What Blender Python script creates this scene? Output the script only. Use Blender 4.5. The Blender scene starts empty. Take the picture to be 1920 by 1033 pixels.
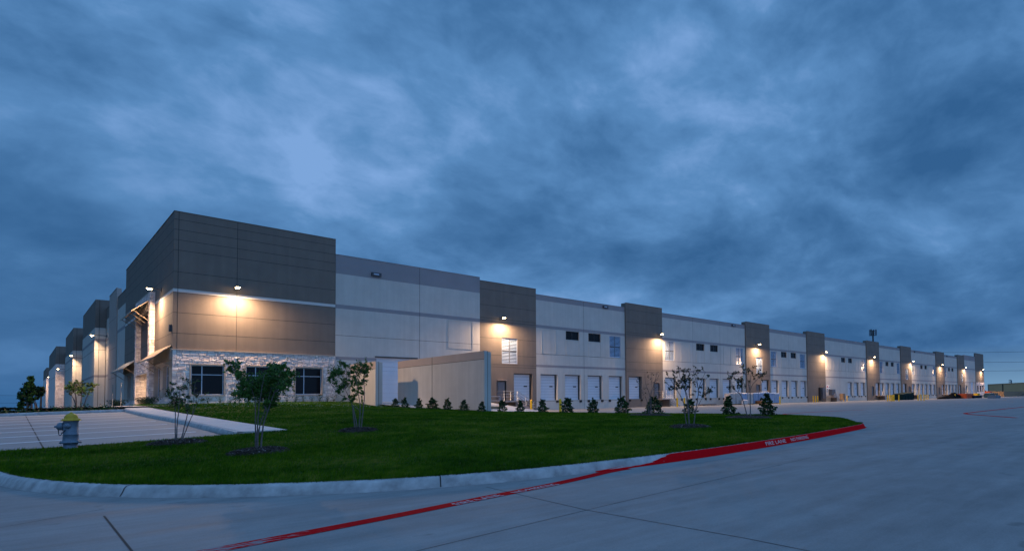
import bpy, bmesh, math, random
import numpy as np
from mathutils import Vector, Matrix
from mathutils.geometry import delaunay_2d_cdt
from math import radians, sin, cos, pi, sqrt, atan2
random.seed(7); rng = np.random.default_rng(11)
scn = bpy.context.scene
COL = scn.collection

# ------------------------------------------------------------------ camera
FPX, PX0, PY0 = 1090.40, 1275.1, 705.9            # focal length and principal point in photo pixels (1920 x 1033)
YAW, PIT, ROL = radians(48.919), radians(2.202), radians(-.914)
EYE = np.array([-7.7318, -56.9592, -.1208])
FW = np.array([cos(PIT)*sin(YAW), cos(PIT)*cos(YAW), sin(PIT)])
RT = np.array([cos(YAW), -sin(YAW), 0.]); UP = np.cross(RT, FW)
RT, UP = cos(ROL)*RT+sin(ROL)*UP, -sin(ROL)*RT+cos(ROL)*UP
cam = bpy.data.cameras.new('camera'); camo = bpy.data.objects.new('camera', cam); COL.objects.link(camo)
cam.sensor_width = 36; cam.sensor_fit = 'HORIZONTAL'; cam.lens = 36*FPX/1920
cam.shift_x = (960-PX0)/1920; cam.shift_y = (PY0-516.5)/1920
cam.clip_start = .1; cam.clip_end = 8000
camo.matrix_world = Matrix(((RT[0], UP[0], -FW[0], EYE[0]), (RT[1], UP[1], -FW[1], EYE[1]), (RT[2], UP[2], -FW[2], EYE[2]), (0, 0, 0, 1)))
scn.camera = camo
scn.view_settings.view_transform = 'Standard'; scn.view_settings.look = 'None'
scn.view_settings.exposure = 0; scn.view_settings.gamma = 1

def ray(u, v): return RT*(u-PX0)/FPX - UP*(v-PY0)/FPX + FW
def on(u, v, ax, val):                             # measured photo point -> point on a plane of the site
    d = ray(u, v); return EYE + d*(val-EYE[ax])/d[ax]
def atd(u, v, t): return EYE + ray(u, v)*t
def F(u): return float(on(u, 700, 1, 0.)[0])       # distance along the dock facade
def march(u, v, fn, t0=2., t1=150.):
    d = ray(u, v)
    for t in np.arange(t0, t1, .04):
        P = EYE+d*t
        if P[2] <= fn(P[0], P[1]): return P, t
    return P, t

# ------------------------------------------------------------------ node helpers
class NT:
    def __init__(s, nt): s.nt = nt; nt.nodes.clear()
    def n(s, t, **k):
        nd = s.nt.nodes.new(t)
        for a, b in k.items():
            if a.startswith('i_'):
                nd.inputs[a[2:].replace('_', ' ')].default_value = b
            else: setattr(nd, a, b)
        return nd
    def l(s, a, b): s.nt.links.new(a, b)
    def val(s, x, inp):
        if isinstance(x, (int, float)): inp.default_value = x
        else: s.l(x, inp)
    def m(s, op, a, b=0., c=None):
        nd = s.n('ShaderNodeMath', operation=op); s.val(a, nd.inputs[0]); s.val(b, nd.inputs[1])
        if c is not None: s.val(c, nd.inputs[2])
        return nd.outputs[0]
    def noise(s, vec, scale, detail=4, rough=.55, dist=0.):
        nd = s.n('ShaderNodeTexNoise'); nd.inputs['Scale'].default_value = scale; nd.inputs['Detail'].default_value = detail
        nd.inputs['Roughness'].default_value = rough; nd.inputs['Distortion'].default_value = dist
        if vec is not None: s.l(vec, nd.inputs['Vector'])
        return nd.outputs['Fac']
    def ramp(s, fac, stops, interp='LINEAR'):
        nd = s.n('ShaderNodeValToRGB'); cr = nd.color_ramp; cr.interpolation = interp
        while len(cr.elements) < len(stops): cr.elements.new(.5)
        for e, (p, c) in zip(cr.elements, stops):
            e.position = p; e.color = (*c, 1) if len(c) == 3 else c
        s.l(fac, nd.inputs[0]); return nd.outputs[0]
    def rng(s, x, a, b, c=0., d=1.):
        nd = s.n('ShaderNodeMapRange'); s.val(x, nd.inputs[0])
        for i, q in enumerate((a, b, c, d)): nd.inputs[i+1].default_value = q
        return nd.outputs[0]
    def mix(s, f, a, b, mode='MIX'):
        nd = s.n('ShaderNodeMix', data_type='RGBA', blend_type=mode); s.val(f, nd.inputs[0])
        for x, i in ((a, 6), (b, 7)):
            if isinstance(x, tuple): nd.inputs[i].default_value = (*x, 1)
            else: s.l(x, nd.inputs[i])
        return nd.outputs[2]
    def mapping(s, vec, scale=(1, 1, 1), rot=(0, 0, 0), loc=(0, 0, 0)):
        nd = s.n('ShaderNodeMapping'); nd.inputs['Scale'].default_value = scale; nd.inputs['Rotation'].default_value = rot
        nd.inputs['Location'].default_value = loc; s.l(vec, nd.inputs['Vector']); return nd.outputs[0]

# ------------------------------------------------------------------ sky (overcast dusk)
wd = bpy.data.worlds.new('World'); scn.world = wd; wd.use_nodes = True
w = NT(wd.node_tree)
tc = w.n('ShaderNodeTexCoord'); sep = w.n('ShaderNodeSeparateXYZ'); w.l(tc.outputs['Generated'], sep.inputs[0])
zz = w.m('MAXIMUM', sep.outputs[2], 0.)
den = w.m('ADD', zz, .24)
cmb = w.n('ShaderNodeCombineXYZ'); w.l(w.m('DIVIDE', sep.outputs[0], den), cmb.inputs[0]); w.l(w.m('DIVIDE', sep.outputs[1], den), cmb.inputs[1])
pv = cmb.outputs[0]
warp = w.n('ShaderNodeTexNoise', noise_dimensions='3D'); warp.inputs['Scale'].default_value = .9; warp.inputs['Detail'].default_value = 3
w.l(pv, warp.inputs['Vector'])
wv = w.n('ShaderNodeVectorMath', operation='SCALE'); w.l(warp.outputs['Color'], wv.inputs[0]); wv.inputs[3].default_value = .32
pa = w.n('ShaderNodeVectorMath', operation='ADD'); w.l(pv, pa.inputs[0]); w.l(wv.outputs[0], pa.inputs[1])
zf = w.m('MULTIPLY', w.m('POWER', w.m('ADD', zz, .004), .72), 1.75)       # decks flatten towards the horizon
cv3 = w.n('ShaderNodeCombineXYZ'); w.l(sep.outputs[0], cv3.inputs[0]); w.l(sep.outputs[1], cv3.inputs[1]); w.l(zf, cv3.inputs[2])
tilt = w.mapping(cv3.outputs[0], rot=(radians(9), radians(-9), 0))
warp2 = w.n('ShaderNodeTexNoise'); warp2.inputs['Scale'].default_value = 2.6; warp2.inputs['Detail'].default_value = 3; w.l(tilt, warp2.inputs['Vector'])
wv2 = w.n('ShaderNodeVectorMath', operation='SCALE'); w.l(warp2.outputs['Color'], wv2.inputs[0]); wv2.inputs[3].default_value = .16
vg2 = w.n('ShaderNodeVectorMath', operation='ADD'); w.l(tilt, vg2.inputs[0]); w.l(wv2.outputs[0], vg2.inputs[1])
n1 = w.noise(w.mapping(vg2.outputs[0], loc=(2.3, .4, 1.1)), 3.1, 10, .56)
n2 = w.noise(w.mapping(pv, loc=(7.3, 2.2, 0)), .42, 3, .5)
nb = w.noise(w.mapping(vg2.outputs[0], loc=(5.1, 1.7, .3)), 6.2, 9, .58)
cf = w.m('ADD', w.m('ADD', w.m('MULTIPLY', n1, .70), w.m('MULTIPLY', n2, .20)), w.m('MULTIPLY', nb, .30))
for (u_, v_), amp, ex in (((640, 400), .075, 26), ((980, 130), .07, 26), ((500, 160), .02, 40), ((1280, 60), .035, 60), ((1400, 190), .04, 90), ((1500, 470), -.07, 26), ((1480, 250), -.03, 60), ((60, 60), -.07, 30), ((1890, 110), -.05, 60), ((180, 430), -.04, 60), ((1050, 560), -.03, 80), ((1750, 610), -.04, 50)):
    d_ = ray(u_, v_); d_ /= np.linalg.norm(d_); dn = w.n('ShaderNodeVectorMath', operation='DOT_PRODUCT'); w.l(tc.outputs['Generated'], dn.inputs[0]); dn.inputs[1].default_value = tuple(d_)
    cf = w.m('ADD', cf, w.m('MULTIPLY', w.m('POWER', w.m('MAXIMUM', dn.outputs['Value'], 0.), ex), amp*.5))   # broad thick and thin parts of the cloud deck
cf = w.rng(cf, .475, .750)
cloud = w.ramp(cf, [(0., (.029, .112, .275)), (.33, (.055, .166, .368)), (.66, (.098, .250, .510)), (1., (.200, .375, .70))])
# clear paler strip low over the right hand horizon, deeper blue to the left
az = w.m('ADD', w.m('MULTIPLY', sep.outputs[0], .99), w.m('MULTIPLY', sep.outputs[1], .1))
low = w.rng(zz, .075, .02)
rightw = w.rng(az, .86, .97)
cloud = w.mix(w.m('MULTIPLY', low, w.m('MULTIPLY', rightw, .85)), cloud, (.175, .335, .52))
leftw = w.rng(az, .35, -.05)
cloud = w.mix(w.m('MULTIPLY', leftw, w.m('MULTIPLY', w.rng(zz, .40, .0), .75)), cloud, (.030, .128, .31))
# brighter half of the sky behind the camera, facing the docks
cloud = w.mix(w.rng(sep.outputs[1], -.15, -.55), cloud, (.20, .44, .92))
# the overcast is brighter and greyer overhead
cloud = w.mix(w.rng(zz, .62, .86), cloud, (.16, .40, .86))
sky = w.n('ShaderNodeTexSky', sky_type='NISHITA'); sky.sun_disc = False; sky.sun_elevation = radians(1.); sky.sun_rotation = radians(200)
b1 = w.n('ShaderNodeBackground'); w.l(cloud, b1.inputs[0]); b1.inputs[1].default_value = 1.0
b2 = w.n('ShaderNodeBackground'); w.l(sky.outputs[0], b2.inputs[0]); b2.inputs[1].default_value = .006
ad = w.n('ShaderNodeAddShader'); w.l(b1.outputs[0], ad.inputs[0]); w.l(b2.outputs[0], ad.inputs[1])
wo = w.n('ShaderNodeOutputWorld'); w.l(ad.outputs[0], wo.inputs[0])
# the last of the daylight, spread wide by the cloud
sl = bpy.data.lights.new('sun', 'SUN'); sl.energy = .06; sl.angle = radians(100); sl.color = (.80, .90, 1.)
so = bpy.data.objects.new('sun', sl); COL.objects.link(so)
so.rotation_euler = (radians(55), 0, radians(-20))

# ------------------------------------------------------------------ materials
MATS = {}
def mat(name, col, rough=.8, var=.0, vscale=2., bump=0., bscale=20., stretch=(1, 1, 1), metal=0., spec=.4, streak=0., emit=None):
    m = bpy.data.materials.new(name); m.use_nodes = True; t = NT(m.node_tree)
    p = t.n('ShaderNodeBsdfPrincipled'); o = t.n('ShaderNodeOutputMaterial'); t.l(p.outputs[0], o.inputs[0])
    p.inputs['Roughness'].default_value = rough; p.inputs['Metallic'].default_value = metal
    p.inputs['Specular IOR Level'].default_value = spec; p.inputs['Base Color'].default_value = (*col, 1)
    g = t.n('ShaderNodeNewGeometry').outputs['Position']
    if var:
        mp = t.mapping(g, scale=stretch)
        f = t.noise(mp, vscale, 6, .6)
        c = t.mix(t.rng(f, .3, .7), tuple(x*(1-var) for x in col), tuple(min(1, x*(1+var)) for x in col))
        if streak:
            f2 = t.noise(t.mapping(g, scale=(1.6, 1.6, .07)), 1.6, 5, .65)
            c = t.mix(t.rng(f2, .35, .7, 0, streak), c, tuple(x*.72 for x in col))
        t.l(c, p.inputs['Base Color'])
    if bump:
        b = t.n('ShaderNodeBump'); b.inputs['Strength'].default_value = bump; b.inputs['Distance'].default_value = .02
        t.l(t.noise(g, bscale, 5, .6), b.inputs['Height']); t.l(b.outputs[0], p.inputs['Normal'])
    if emit:
        p.inputs['Emission Color'].default_value = (*emit[0], 1); p.inputs['Emission Strength'].default_value = emit[1]
    MATS[name] = m; return m
M = MATS
mat('paint_brown', (.180, .146, .120), .85, .09, .8, .15, 60, streak=.42)
mat('paint_light', (.52, .49, .44), .85, .08, .6, .15, 60, streak=.40)
mat('paint_band', (.27, .25, .255), .85, .05, .7, .1, 60)
mat('paint_white_stripe', (.55, .53, .50), .8, .04, 1)
mat('paint_taupe', (.38, .31, .27), .85, .06, .7, .1, 60)
mat('joint_dark', (.035, .032, .03), .9)
mat('door_white', (.60, .62, .66), .5, .03, 1.)
mat('door_grey', (.14, .14, .15), .6, .04, 1.)
mat('rubber', (.012, .012, .013), .8)
mat('glass_dark', (.005, .006, .008), .05, spec=.14)
mat('glass_blue', (.012, .020, .035), .05, spec=.8)
mat('frame_alu', (.42, .47, .55), .4, metal=.3)
mat('frame_dark', (.05, .055, .065), .5)
mat('frame_grey', (.16, .18, .21), .5)
mat('slat_metal', (.44, .55, .70), .35, .05, 3., metal=.0)
mat('steel', (.42, .43, .45), .45, metal=.5)
mat('steel_dark', (.03, .03, .032), .5, metal=.3)
mat('awning_metal', (.36, .27, .19), .45, .05, 3, metal=.2)
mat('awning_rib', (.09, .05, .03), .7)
for i, c in enumerate(((.72, .62, .58), (.60, .51, .485), (.80, .72, .68))):
    mat('stone_%s' % 'abc'[i], c, .9, .16, 5., .5, 24)
mat('mortar', (.26, .235, .23), .95, .1, 8)
mat('cast_stone', (.40, .34, .29), .85, .06, 3.)
mat('roof_white', (.4, .4, .4), .9)
mat('yellow_paint', (.80, .45, .008), .55, .1, 6.)
mat('hydrant_yellow', (.50, .30, .006), .45, .12, 14.)
mat('hydrant_grey', (.125, .17, .215), .42, .22, 16., metal=.2)
mat('kerb_concrete', (.38, .37, .355), .85, .34, 4., .2, 60)
mat('bark', (.155, .13, .125), .9, .3, 30.)
mat('mulch', (.035, .024, .018), .95, .5, 26., .9, 40)
mat('mulch_chip', (.085, .060, .048), .95, .3, 12)
mat('mulch_pale', (.30, .26, .24), .95, .3, 12)
mat('white_paint', (.82, .82, .82), .7, .12, 9.)
mat('wood_plank', (.20, .12, .08), .85, .2, 5)
mat('wood_pallet', (.38, .17, .05), .85, .2, 5)
mat('bag_white', (.52, .47, .44), .6, .2, 6., .4, 14)
mat('bag_blue', (.30, .40, .55), .35, .15, 5., .5, 12)
mat('bin_green', (.008, .024, .023), .8, .15, 3, spec=.1)
mat('black_plastic', (.004, .004, .005), .9, spec=.06)
mat('orange_paint', (.55, .085, .02), .6, .15, 2)
mat('navy_paint', (.012, .018, .035), .8, spec=.1)
mat('grey_blue', (.14, .19, .24), .6, .1, 2)
mat('teal_paint', (.02, .07, .09), .6)
mat('timber_tan', (.26, .17, .10), .85, .15, 1.2)
mat('tan_wall', (.95, .52, .25), .9, .06, .2)
mat('earth', (.10, .07, .045), .95, .3, .2)
mat('terrain', (.035, .045, .022), .95, .4, .05)
mat('sign_teal', (.02, .10, .12), .5)
mat('wire', (.01, .01, .012), .7)
for nm, c in (('leaf_green', (.038, .115, .018)), ('leaf_light', (.075, .155, .028)), ('leaf_olive', (.060, .072, .018)), ('leaf_holly', (.022, .052, .014)), ('leaf_dark', (.014, .030, .010)), ('leaf_bronze', (.055, .035, .016))):
    mat(nm, c, .6, .35, 9., spec=.2)
mat('leaf_far', (.010, .020, .010), .8, .3, .3)
mat('white_flower', (.5, .5, .42), .7)
mat('lens', (1, .9, .7), .4, emit=((1., .72, .36), 42.))
mat('window_glow', (1, .8, .5), .5, emit=((1., .62, .25), 1.6))

def ground_material(name, col, var, streak_rot=.0, jt=None):
    m = bpy.data.materials.new(name); m.use_nodes = True; t = NT(m.node_tree)
    p = t.n('ShaderNodeBsdfPrincipled'); o = t.n('ShaderNodeOutputMaterial'); t.l(p.outputs[0], o.inputs[0])
    g = t.n('ShaderNodeNewGeometry').outputs['Position']
    st = t.mapping(g, scale=(.22, 2.1, 1), rot=(0, 0, streak_rot))
    a = t.noise(st, 1.1, 7, .62); b = t.noise(g, .35, 5, .55); c = t.noise(g, 55., 3, .6); d = t.noise(t.mapping(g, scale=(.6, 1, 1)), 2.3, 6, .7)
    fine = t.noise(t.mapping(g, scale=(6, 120, 1), rot=(0, 0, streak_rot)), 1., 2, .5)
    f = t.m('ADD', t.m('ADD', t.m('MULTIPLY', a, .42), t.m('MULTIPLY', b, .16)), t.m('ADD', t.m('MULTIPLY', c, .22), t.m('MULTIPLY', d, .28)))
    f = t.rng(f, .42, .66)
    cc = t.mix(f, tuple(x*(1-var) for x in col), tuple(x*(1+var*.7) for x in col))
    spots = t.rng(t.noise(g, 2.6, 2, .5), .70, .78, 0, .45)
    cc = t.mix(spots, cc, tuple(x*.45 for x in col))
    t.l(cc, p.inputs['Base Color'])
    t.l(t.rng(a, .3, .7, .68, .88), p.inputs['Roughness']); p.inputs['Specular IOR Level'].default_value = .22
    bp = t.n('ShaderNodeBump'); bp.inputs['Strength'].default_value = .25; bp.inputs['Distance'].default_value = .006
    t.l(t.m('ADD', fine, t.m('MULTIPLY', c, .8)), bp.inputs['Height']); t.l(bp.outputs[0], p.inputs['Normal'])
    M[name] = m; return m
ground_material('concrete_road', (.250, .240, .230), .30, radians(-14))
ground_material('concrete_lot', (.30, .275, .26), .20, radians(4))
ground_material('concrete_walk', (.52, .50, .48), .16, radians(90))

def worn_paint(name, col, under):                     # paint that has rubbed off in patches
    m = bpy.data.materials.new(name); m.use_nodes = True; t = NT(m.node_tree)
    p = t.n('ShaderNodeBsdfPrincipled'); o = t.n('ShaderNodeOutputMaterial'); t.l(p.outputs[0], o.inputs[0])
    g = t.n('ShaderNodeNewGeometry').outputs['Position']
    f = t.noise(t.mapping(g, scale=(1, 3.5, 3)), 7., 7, .7)
    sx = t.n('ShaderNodeSeparateXYZ'); t.l(g, sx.inputs[0])
    thr = t.rng(sx.outputs[0], -6.9, -5.4, .40, .70)
    k = t.rng(t.m('SUBTRACT', f, thr), -.03, .04)
    c = t.mix(t.noise(g, 14., 4, .6), tuple(x*.8 for x in col), tuple(x*1.2 for x in col))
    t.l(t.mix(k, c, under), p.inputs['Base Color']); p.inputs['Roughness'].default_value = .95; p.inputs['Specular IOR Level'].default_value = .03
    M[name] = m
worn_paint('red_paint', (.56, .004, .008), (.27, .25, .25))
worn_paint('letter_paint', (.58, .50, .50), (.62, .008, .018))

def lawn_material():
    m = bpy.data.materials.new('lawn_soil'); m.use_nodes = True; t = NT(m.node_tree)
    p = t.n('ShaderNodeBsdfPrincipled'); o = t.n('ShaderNodeOutputMaterial'); t.l(p.outputs[0], o.inputs[0])
    g = t.n('ShaderNodeNewGeometry').outputs['Position']
    f = t.m('ADD', t.m('MULTIPLY', t.noise(g, 1.2, 6, .65), .6), t.m('MULTIPLY', t.noise(g, 14., 4, .6), .4))
    c = t.ramp(f, [(.3, (.010, .034, .003)), (.55, (.020, .066, .005)), (.75, (.045, .085, .010))])
    t.l(c, p.inputs['Base Color']); p.inputs['Roughness'].default_value = .9; p.inputs['Specular IOR Level'].default_value = .1
    b = t.n('ShaderNodeBump'); b.inputs['Strength'].default_value = .8; b.inputs['Distance'].default_value = .05
    t.l(t.noise(g, 30., 4, .7), b.inputs['Height']); t.l(b.outputs[0], p.inputs['Normal'])
    M['lawn_soil'] = m
    m = bpy.data.materials.new('grass_blade'); m.use_nodes = True; t = NT(m.node_tree)
    p = t.n('ShaderNodeBsdfPrincipled'); o = t.n('ShaderNodeOutputMaterial'); t.l(p.outputs[0], o.inputs[0])
    g = t.n('ShaderNodeNewGeometry')
    f = t.m('ADD', t.m('ADD', t.m('MULTIPLY', t.rng(t.noise(g.outputs['Position'], .5, 5, .6), .3, .7), .40), t.m('MULTIPLY', t.rng(t.noise(g.outputs['Position'], 4.5, 4, .6), .3, .7), .40)), t.m('MULTIPLY', g.outputs['Random Per Island'], .20))
    c = t.ramp(f, [(.22, (.012, .042, .001)), (.48, (.040, .105, .003)), (.66, (.100, .165, .006)), (.84, (.21, .18, .04))])
    t.l(c, p.inputs['Base Color']); p.inputs['Roughness'].default_value = .8; p.inputs['Specular IOR Level'].default_value = .04
    M['grass_blade'] = m
lawn_material()

# ------------------------------------------------------------------ mesh builder
class MB:
    def __init__(s): s.v = []; s.f = []; s.mi = []; s.ms = []; s.sm = []
    def mid(s, m):
        if m not in s.ms: s.ms.append(m)
        return s.ms.index(m)
    def poly(s, pts, m, smooth=False):
        n = len(s.v); s.v += [tuple(map(float, p)) for p in pts]; s.f.append(tuple(range(n, n+len(pts)))); s.mi.append(s.mid(m)); s.sm.append(smooth)
    def box(s, x0, x1, y0, y1, z0, z1, m, T=None):
        c = [(x, y, z) for z in (z0, z1) for y in (y0, y1) for x in (x0, x1)]
        if T: c = [T(*p) for p in c]
        n = len(s.v); s.v += [tuple(map(float, p)) for p in c]
        for q in ((0, 2, 3, 1), (4, 5, 7, 6), (0, 1, 5, 4), (2, 6, 7, 3), (0, 4, 6, 2), (1, 3, 7, 5)):
            s.f.append(tuple(n+i for i in q)); s.mi.append(s.mid(m)); s.sm.append(False)
    def tube(s, pts, r, m, k=8, caps=True):
        pts = [Vector(p) for p in pts]; rs = r if isinstance(r, (list, tuple)) else [r]*len(pts)
        rings = []
        for i, p in enumerate(pts):
            d = (pts[min(i+1, len(pts)-1)]-pts[max(i-1, 0)]).normalized()
            a = d.orthogonal().normalized() if abs(d.z) > .9 else Vector((0, 0, 1)).cross(d).normalized(); b = d.cross(a)
            n = len(s.v); rings.append(n)
            for j in range(k):
                t = 2*pi*j/k; s.v.append(tuple(p+rs[i]*(a*cos(t)+b*sin(t))))
        for a, b in zip(rings, rings[1:]):
            for j in range(k):
                s.f.append((a+j, a+(j+1) % k, b+(j+1) % k, b+j)); s.mi.append(s.mid(m)); s.sm.append(True)
        if caps:
            for a in (rings[0], rings[-1]):
                s.f.append(tuple(range(a, a+k))); s.mi.append(s.mid(m)); s.sm.append(False)
    def lathe(s, prof, m, c=(0, 0, 0), k=24, axis='z', closed=True):
        rings = []
        for r, h in prof:
            n = len(s.v); rings.append(n)
            for j in range(k):
                t = 2*pi*j/k
                p = (r*cos(t), r*sin(t), h) if axis == 'z' else ((h, r*cos(t), r*sin(t)) if axis == 'x' else (r*cos(t), h, r*sin(t)))
                s.v.append((c[0]+p[0], c[1]+p[1], c[2]+p[2]))
        for a, b in zip(rings, rings[1:]):
            for j in range(k):
                s.f.append((a+j, a+(j+1) % k, b+(j+1) % k, b+j)); s.mi.append(s.mid(m)); s.sm.append(True)
        if closed:
            for a in (rings[0], rings[-1]):
                s.f.append(tuple(range(a, a+k))); s.mi.append(s.mid(m)); s.sm.append(False)
    def mesh(s, name):
        me = bpy.data.meshes.new(name); me.from_pydata(s.v, [], s.f)
        for m in s.ms: me.materials.append(M[m])
        me.polygons.foreach_set('material_index', s.mi); me.polygons.foreach_set('use_smooth', s.sm); me.update(); return me
    def build(s, name, parent=None, loc=None):
        o = bpy.data.objects.new(name, s.mesh(name)); COL.objects.link(o)
        if parent: o.parent = parent
        if loc is not None: o.location = loc
        return o
def raw(name, verts, faces, mats, mi=None, parent=None, smooth=False):   # big numpy meshes, faces all the same size
    me = bpy.data.meshes.new(name); V = np.asarray(verts, np.float32); Fc = np.asarray(faces, np.int32); k = Fc.shape[1]
    me.vertices.add(len(V)); me.vertices.foreach_set('co', V.ravel())
    me.loops.add(Fc.size); me.loops.foreach_set('vertex_index', Fc.ravel())
    me.polygons.add(len(Fc)); me.polygons.foreach_set('loop_start', np.arange(0, Fc.size, k, dtype=np.int32))
    for m in mats: me.materials.append(M[m])
    if mi is not None: me.polygons.foreach_set('material_index', np.asarray(mi, np.int32))
    if smooth: me.polygons.foreach_set('use_smooth', np.ones(len(Fc), bool))
    me.update(calc_edges=True); me.validate()
    o = bpy.data.objects.new(name, me); COL.objects.link(o)
    if parent: o.parent = parent
    return o
def tag(o, label=None, cat=None, group=None, kind=None):
    if label: o['label'] = label
    if cat: o['category'] = cat
    if group: o['group'] = group
    if kind: o['kind'] = kind
    return o
def thing(name, label, cat, loc=(0, 0, 0), rz=0., group=None):
    o = bpy.data.objects.new(name, None); COL.objects.link(o); o.location = loc; o.rotation_euler = (0, 0, rz); o.empty_display_size = .2
    return tag(o, label, cat, group)
def copy_tree(o, parent=None):
    c = o.copy(); COL.objects.link(c)
    if parent: c.parent = parent
    for ch in list(o.children): copy_tree(ch, c)
    return c
def leaf_quads(cent, size, aspect=.5):                 # diamond leaves, random directions
    n = len(cent); cent = np.asarray(cent); a = rng.normal(size=(n, 3)); a /= np.linalg.norm(a, axis=1)[:, None]
    b = rng.normal(size=(n, 3)); b -= (b*a).sum(1)[:, None]*a; b /= np.linalg.norm(b, axis=1)[:, None]
    s = (size*rng.uniform(.6, 1.3, n))[:, None]
    V = np.stack([cent-a*s, cent+b*s*aspect, cent+a*s, cent-b*s*aspect], 1).reshape(-1, 3)
    Fc = np.arange(4*n).reshape(-1, 4); return V, Fc

# ------------------------------------------------------------------ ground levels
def sstep(t): t = np.clip(t, 0, 1); return t*t*(3-2*t)
def pav(x, y): return -1.36+.20*sstep((np.asarray(y, float)+47)/38.)
def park(x, y): return -1.12+.03*(y+35.2)+.025*(x+7)
CP = np.array([(-8.1, -36, -1.11), (-8., -42, -1.2), (-6.2, -46.4, -1.2), (-3, -48.6, -1.21), (2, -48.9, -1.21), (8, -48.2, -1.2), (14, -47, -1.2), (19, -43.5, -1.16), (21.5, -38, -1.13),
    (21.6, -30, -1.10), (21.6, -22, -1.07), (-6, -35, -1.06), (-4, -34.6, -1.0), (-2., -35.8, -.88), (-2.2, -27.8, -.63), (-2.4, -20.5, -.42), (-2.4, -13, -.17), (-.5, -1, .08), (5, -.3, .14), (11, -.3, .16),
    (12.2, -5.5, -.30), (13.5, -10, -.50), (15, -18, -.78), (5, -10, -.10), (5, -25, -.66), (4, -38, -1.0), (12, -30, -.88), (12, -40, -1.07), (18, -30, -1.03), (0, -44, -1.1), (8, -18, -.45)])
def tps_fit(P):
    n = len(P); d = np.linalg.norm(P[:, None, :2]-P[None, :, :2], axis=2); K = d*d*np.log(d+1e-9); K += np.eye(n)*6.
    A = np.zeros((n+3, n+3)); A[:n, :n] = K; A[:n, n] = 1; A[:n, n+1:] = P[:, :2]; A[n, :n] = 1; A[n+1:, :n] = P[:, :2].T
    return np.linalg.solve(A, np.concatenate([P[:, 2], [0, 0, 0]]))
CW = tps_fit(CP)
def lawn(x, y):
    x = np.asarray(x, float); y = np.asarray(y, float)
    d = np.sqrt((x[..., None]-CP[:, 0])**2+(y[..., None]-CP[:, 1])**2)
    return (d*d*np.log(d+1e-9))@CW[:len(CP)]+CW[-3]+CW[-2]*x+CW[-1]*y

def catmull(P, step=.25):
    P = [np.array(p, float) for p in P]; P = [2*P[0]-P[1]]+P+[2*P[-1]-P[-2]]; out = []
    for i in range(1, len(P)-2):
        n = max(2, int(np.linalg.norm(P[i+1]-P[i])/step))
        for t in np.arange(n)/n:
            out.append(.5*(2*P[i]+(P[i+1]-P[i-1])*t+(2*P[i-1]-5*P[i]+4*P[i+1]-P[i+2])*t*t+(3*P[i]-P[i-1]-3*P[i+1]+P[i+2])*t**3))
    return np.array(out+[P[-2]])
KP = catmull([(-8.3, -35.6), (-8.2, -39), (-7.84, -42.4), (-7.2, -44.75), (-6.5, -46.1), (-5.87, -46.95), (-5.05, -47.75), (-4.14, -48.4), (-3, -48.87), (-1.8, -49.12), (0, -49.22), (2, -49.18), (4.4, -48.97), (8.1, -48.5),
    (12, -47.85), (13.9, -47.48), (14.75, -47.15), (15.2, -46.7), (16.3, -46.), (18.4, -44.6), (19.7, -43.2), (21.5, -40.), (22., -36), (22., -24), (21.2, -20.5), (19, -18.9), (15.6, -18.4)])
tn = np.gradient(KP, axis=0); tn /= np.linalg.norm(tn, axis=1)[:, None]; KN = np.stack([-tn[:, 1], tn[:, 0]], 1)   # inward normal (left of travel)

def cdt_sheet(name, outline, zfn, m, step, kind='structure', inner=None):
    ol = [Vector(p) for p in outline]; n = len(ol); P = np.array(outline)
    x0, y0 = P.min(0); x1, y1 = P.max(0)
    gx, gy = np.meshgrid(np.arange(x0+step/2, x1, step), np.arange(y0+step/2, y1, step)); G = np.stack([gx.ravel(), gy.ravel()], 1)
    G += rng.uniform(-.12, .12, G.shape)*step
    pts = ol+[Vector(g) for g in G]
    vs, es, fs, *_ = delaunay_2d_cdt(pts, [(i, (i+1) % n) for i in range(n)], [], 1, 1e-5)
    V = np.array([(v.x, v.y, 0) for v in vs]); V[:, 2] = zfn(V[:, 0], V[:, 1])
    fs = [f for f in fs if len(f) == 3]
    o = raw(name, V, fs, [m], smooth=True)
    if kind: o['kind'] = kind
    return o
def in_poly(P, poly):
    x, y = P[:, 0], P[:, 1]; c = np.zeros(len(P), bool); q = np.asarray(poly)
    for (xa, ya), (xb, yb) in zip(q, np.roll(q, -1, 0)):
        k = (ya > y) != (yb > y)
        with np.errstate(divide='ignore', invalid='ignore'): c ^= k & (x < (xb-xa)*(y-ya)/(yb-ya)+xa)
    return c

def grid_sheet(name, xs, ys, zfn, m):
    X, Y = np.meshgrid(xs, ys); V = np.stack([X, Y, zfn(X, Y)], 2).reshape(-1, 3); nx, ny = len(xs), len(ys)
    i, j = np.meshgrid(np.arange(nx-1), np.arange(ny-1)); a = (j*nx+i).ravel()
    o = raw(name, V, np.stack([a, a+1, a+nx+1, a+nx], 1), [m], smooth=True); o['kind'] = 'structure'; return o
a = np.concatenate([-np.geomspace(4000, 60, 14), np.linspace(-40, 60, 5), np.geomspace(80, 4000, 14)])
grid_sheet('terrain', a, a, lambda x, y: -1.75+0*x, 'terrain')
grid_sheet('pavement', np.concatenate([np.linspace(-60, 40, 41), np.linspace(50, 330, 29)]), np.concatenate([np.linspace(-140, -60, 9), np.linspace(-58, -.02, 40)]), pav, 'concrete_road')
grid_sheet('side_ground', np.linspace(-90, -.02, 20), np.concatenate([np.linspace(-10, 60, 30), np.linspace(70, 420, 20)]), lambda x, y: -.02-.09*np.clip((-x-2)/10, 0, 2)+0*y, 'terrain')

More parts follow.
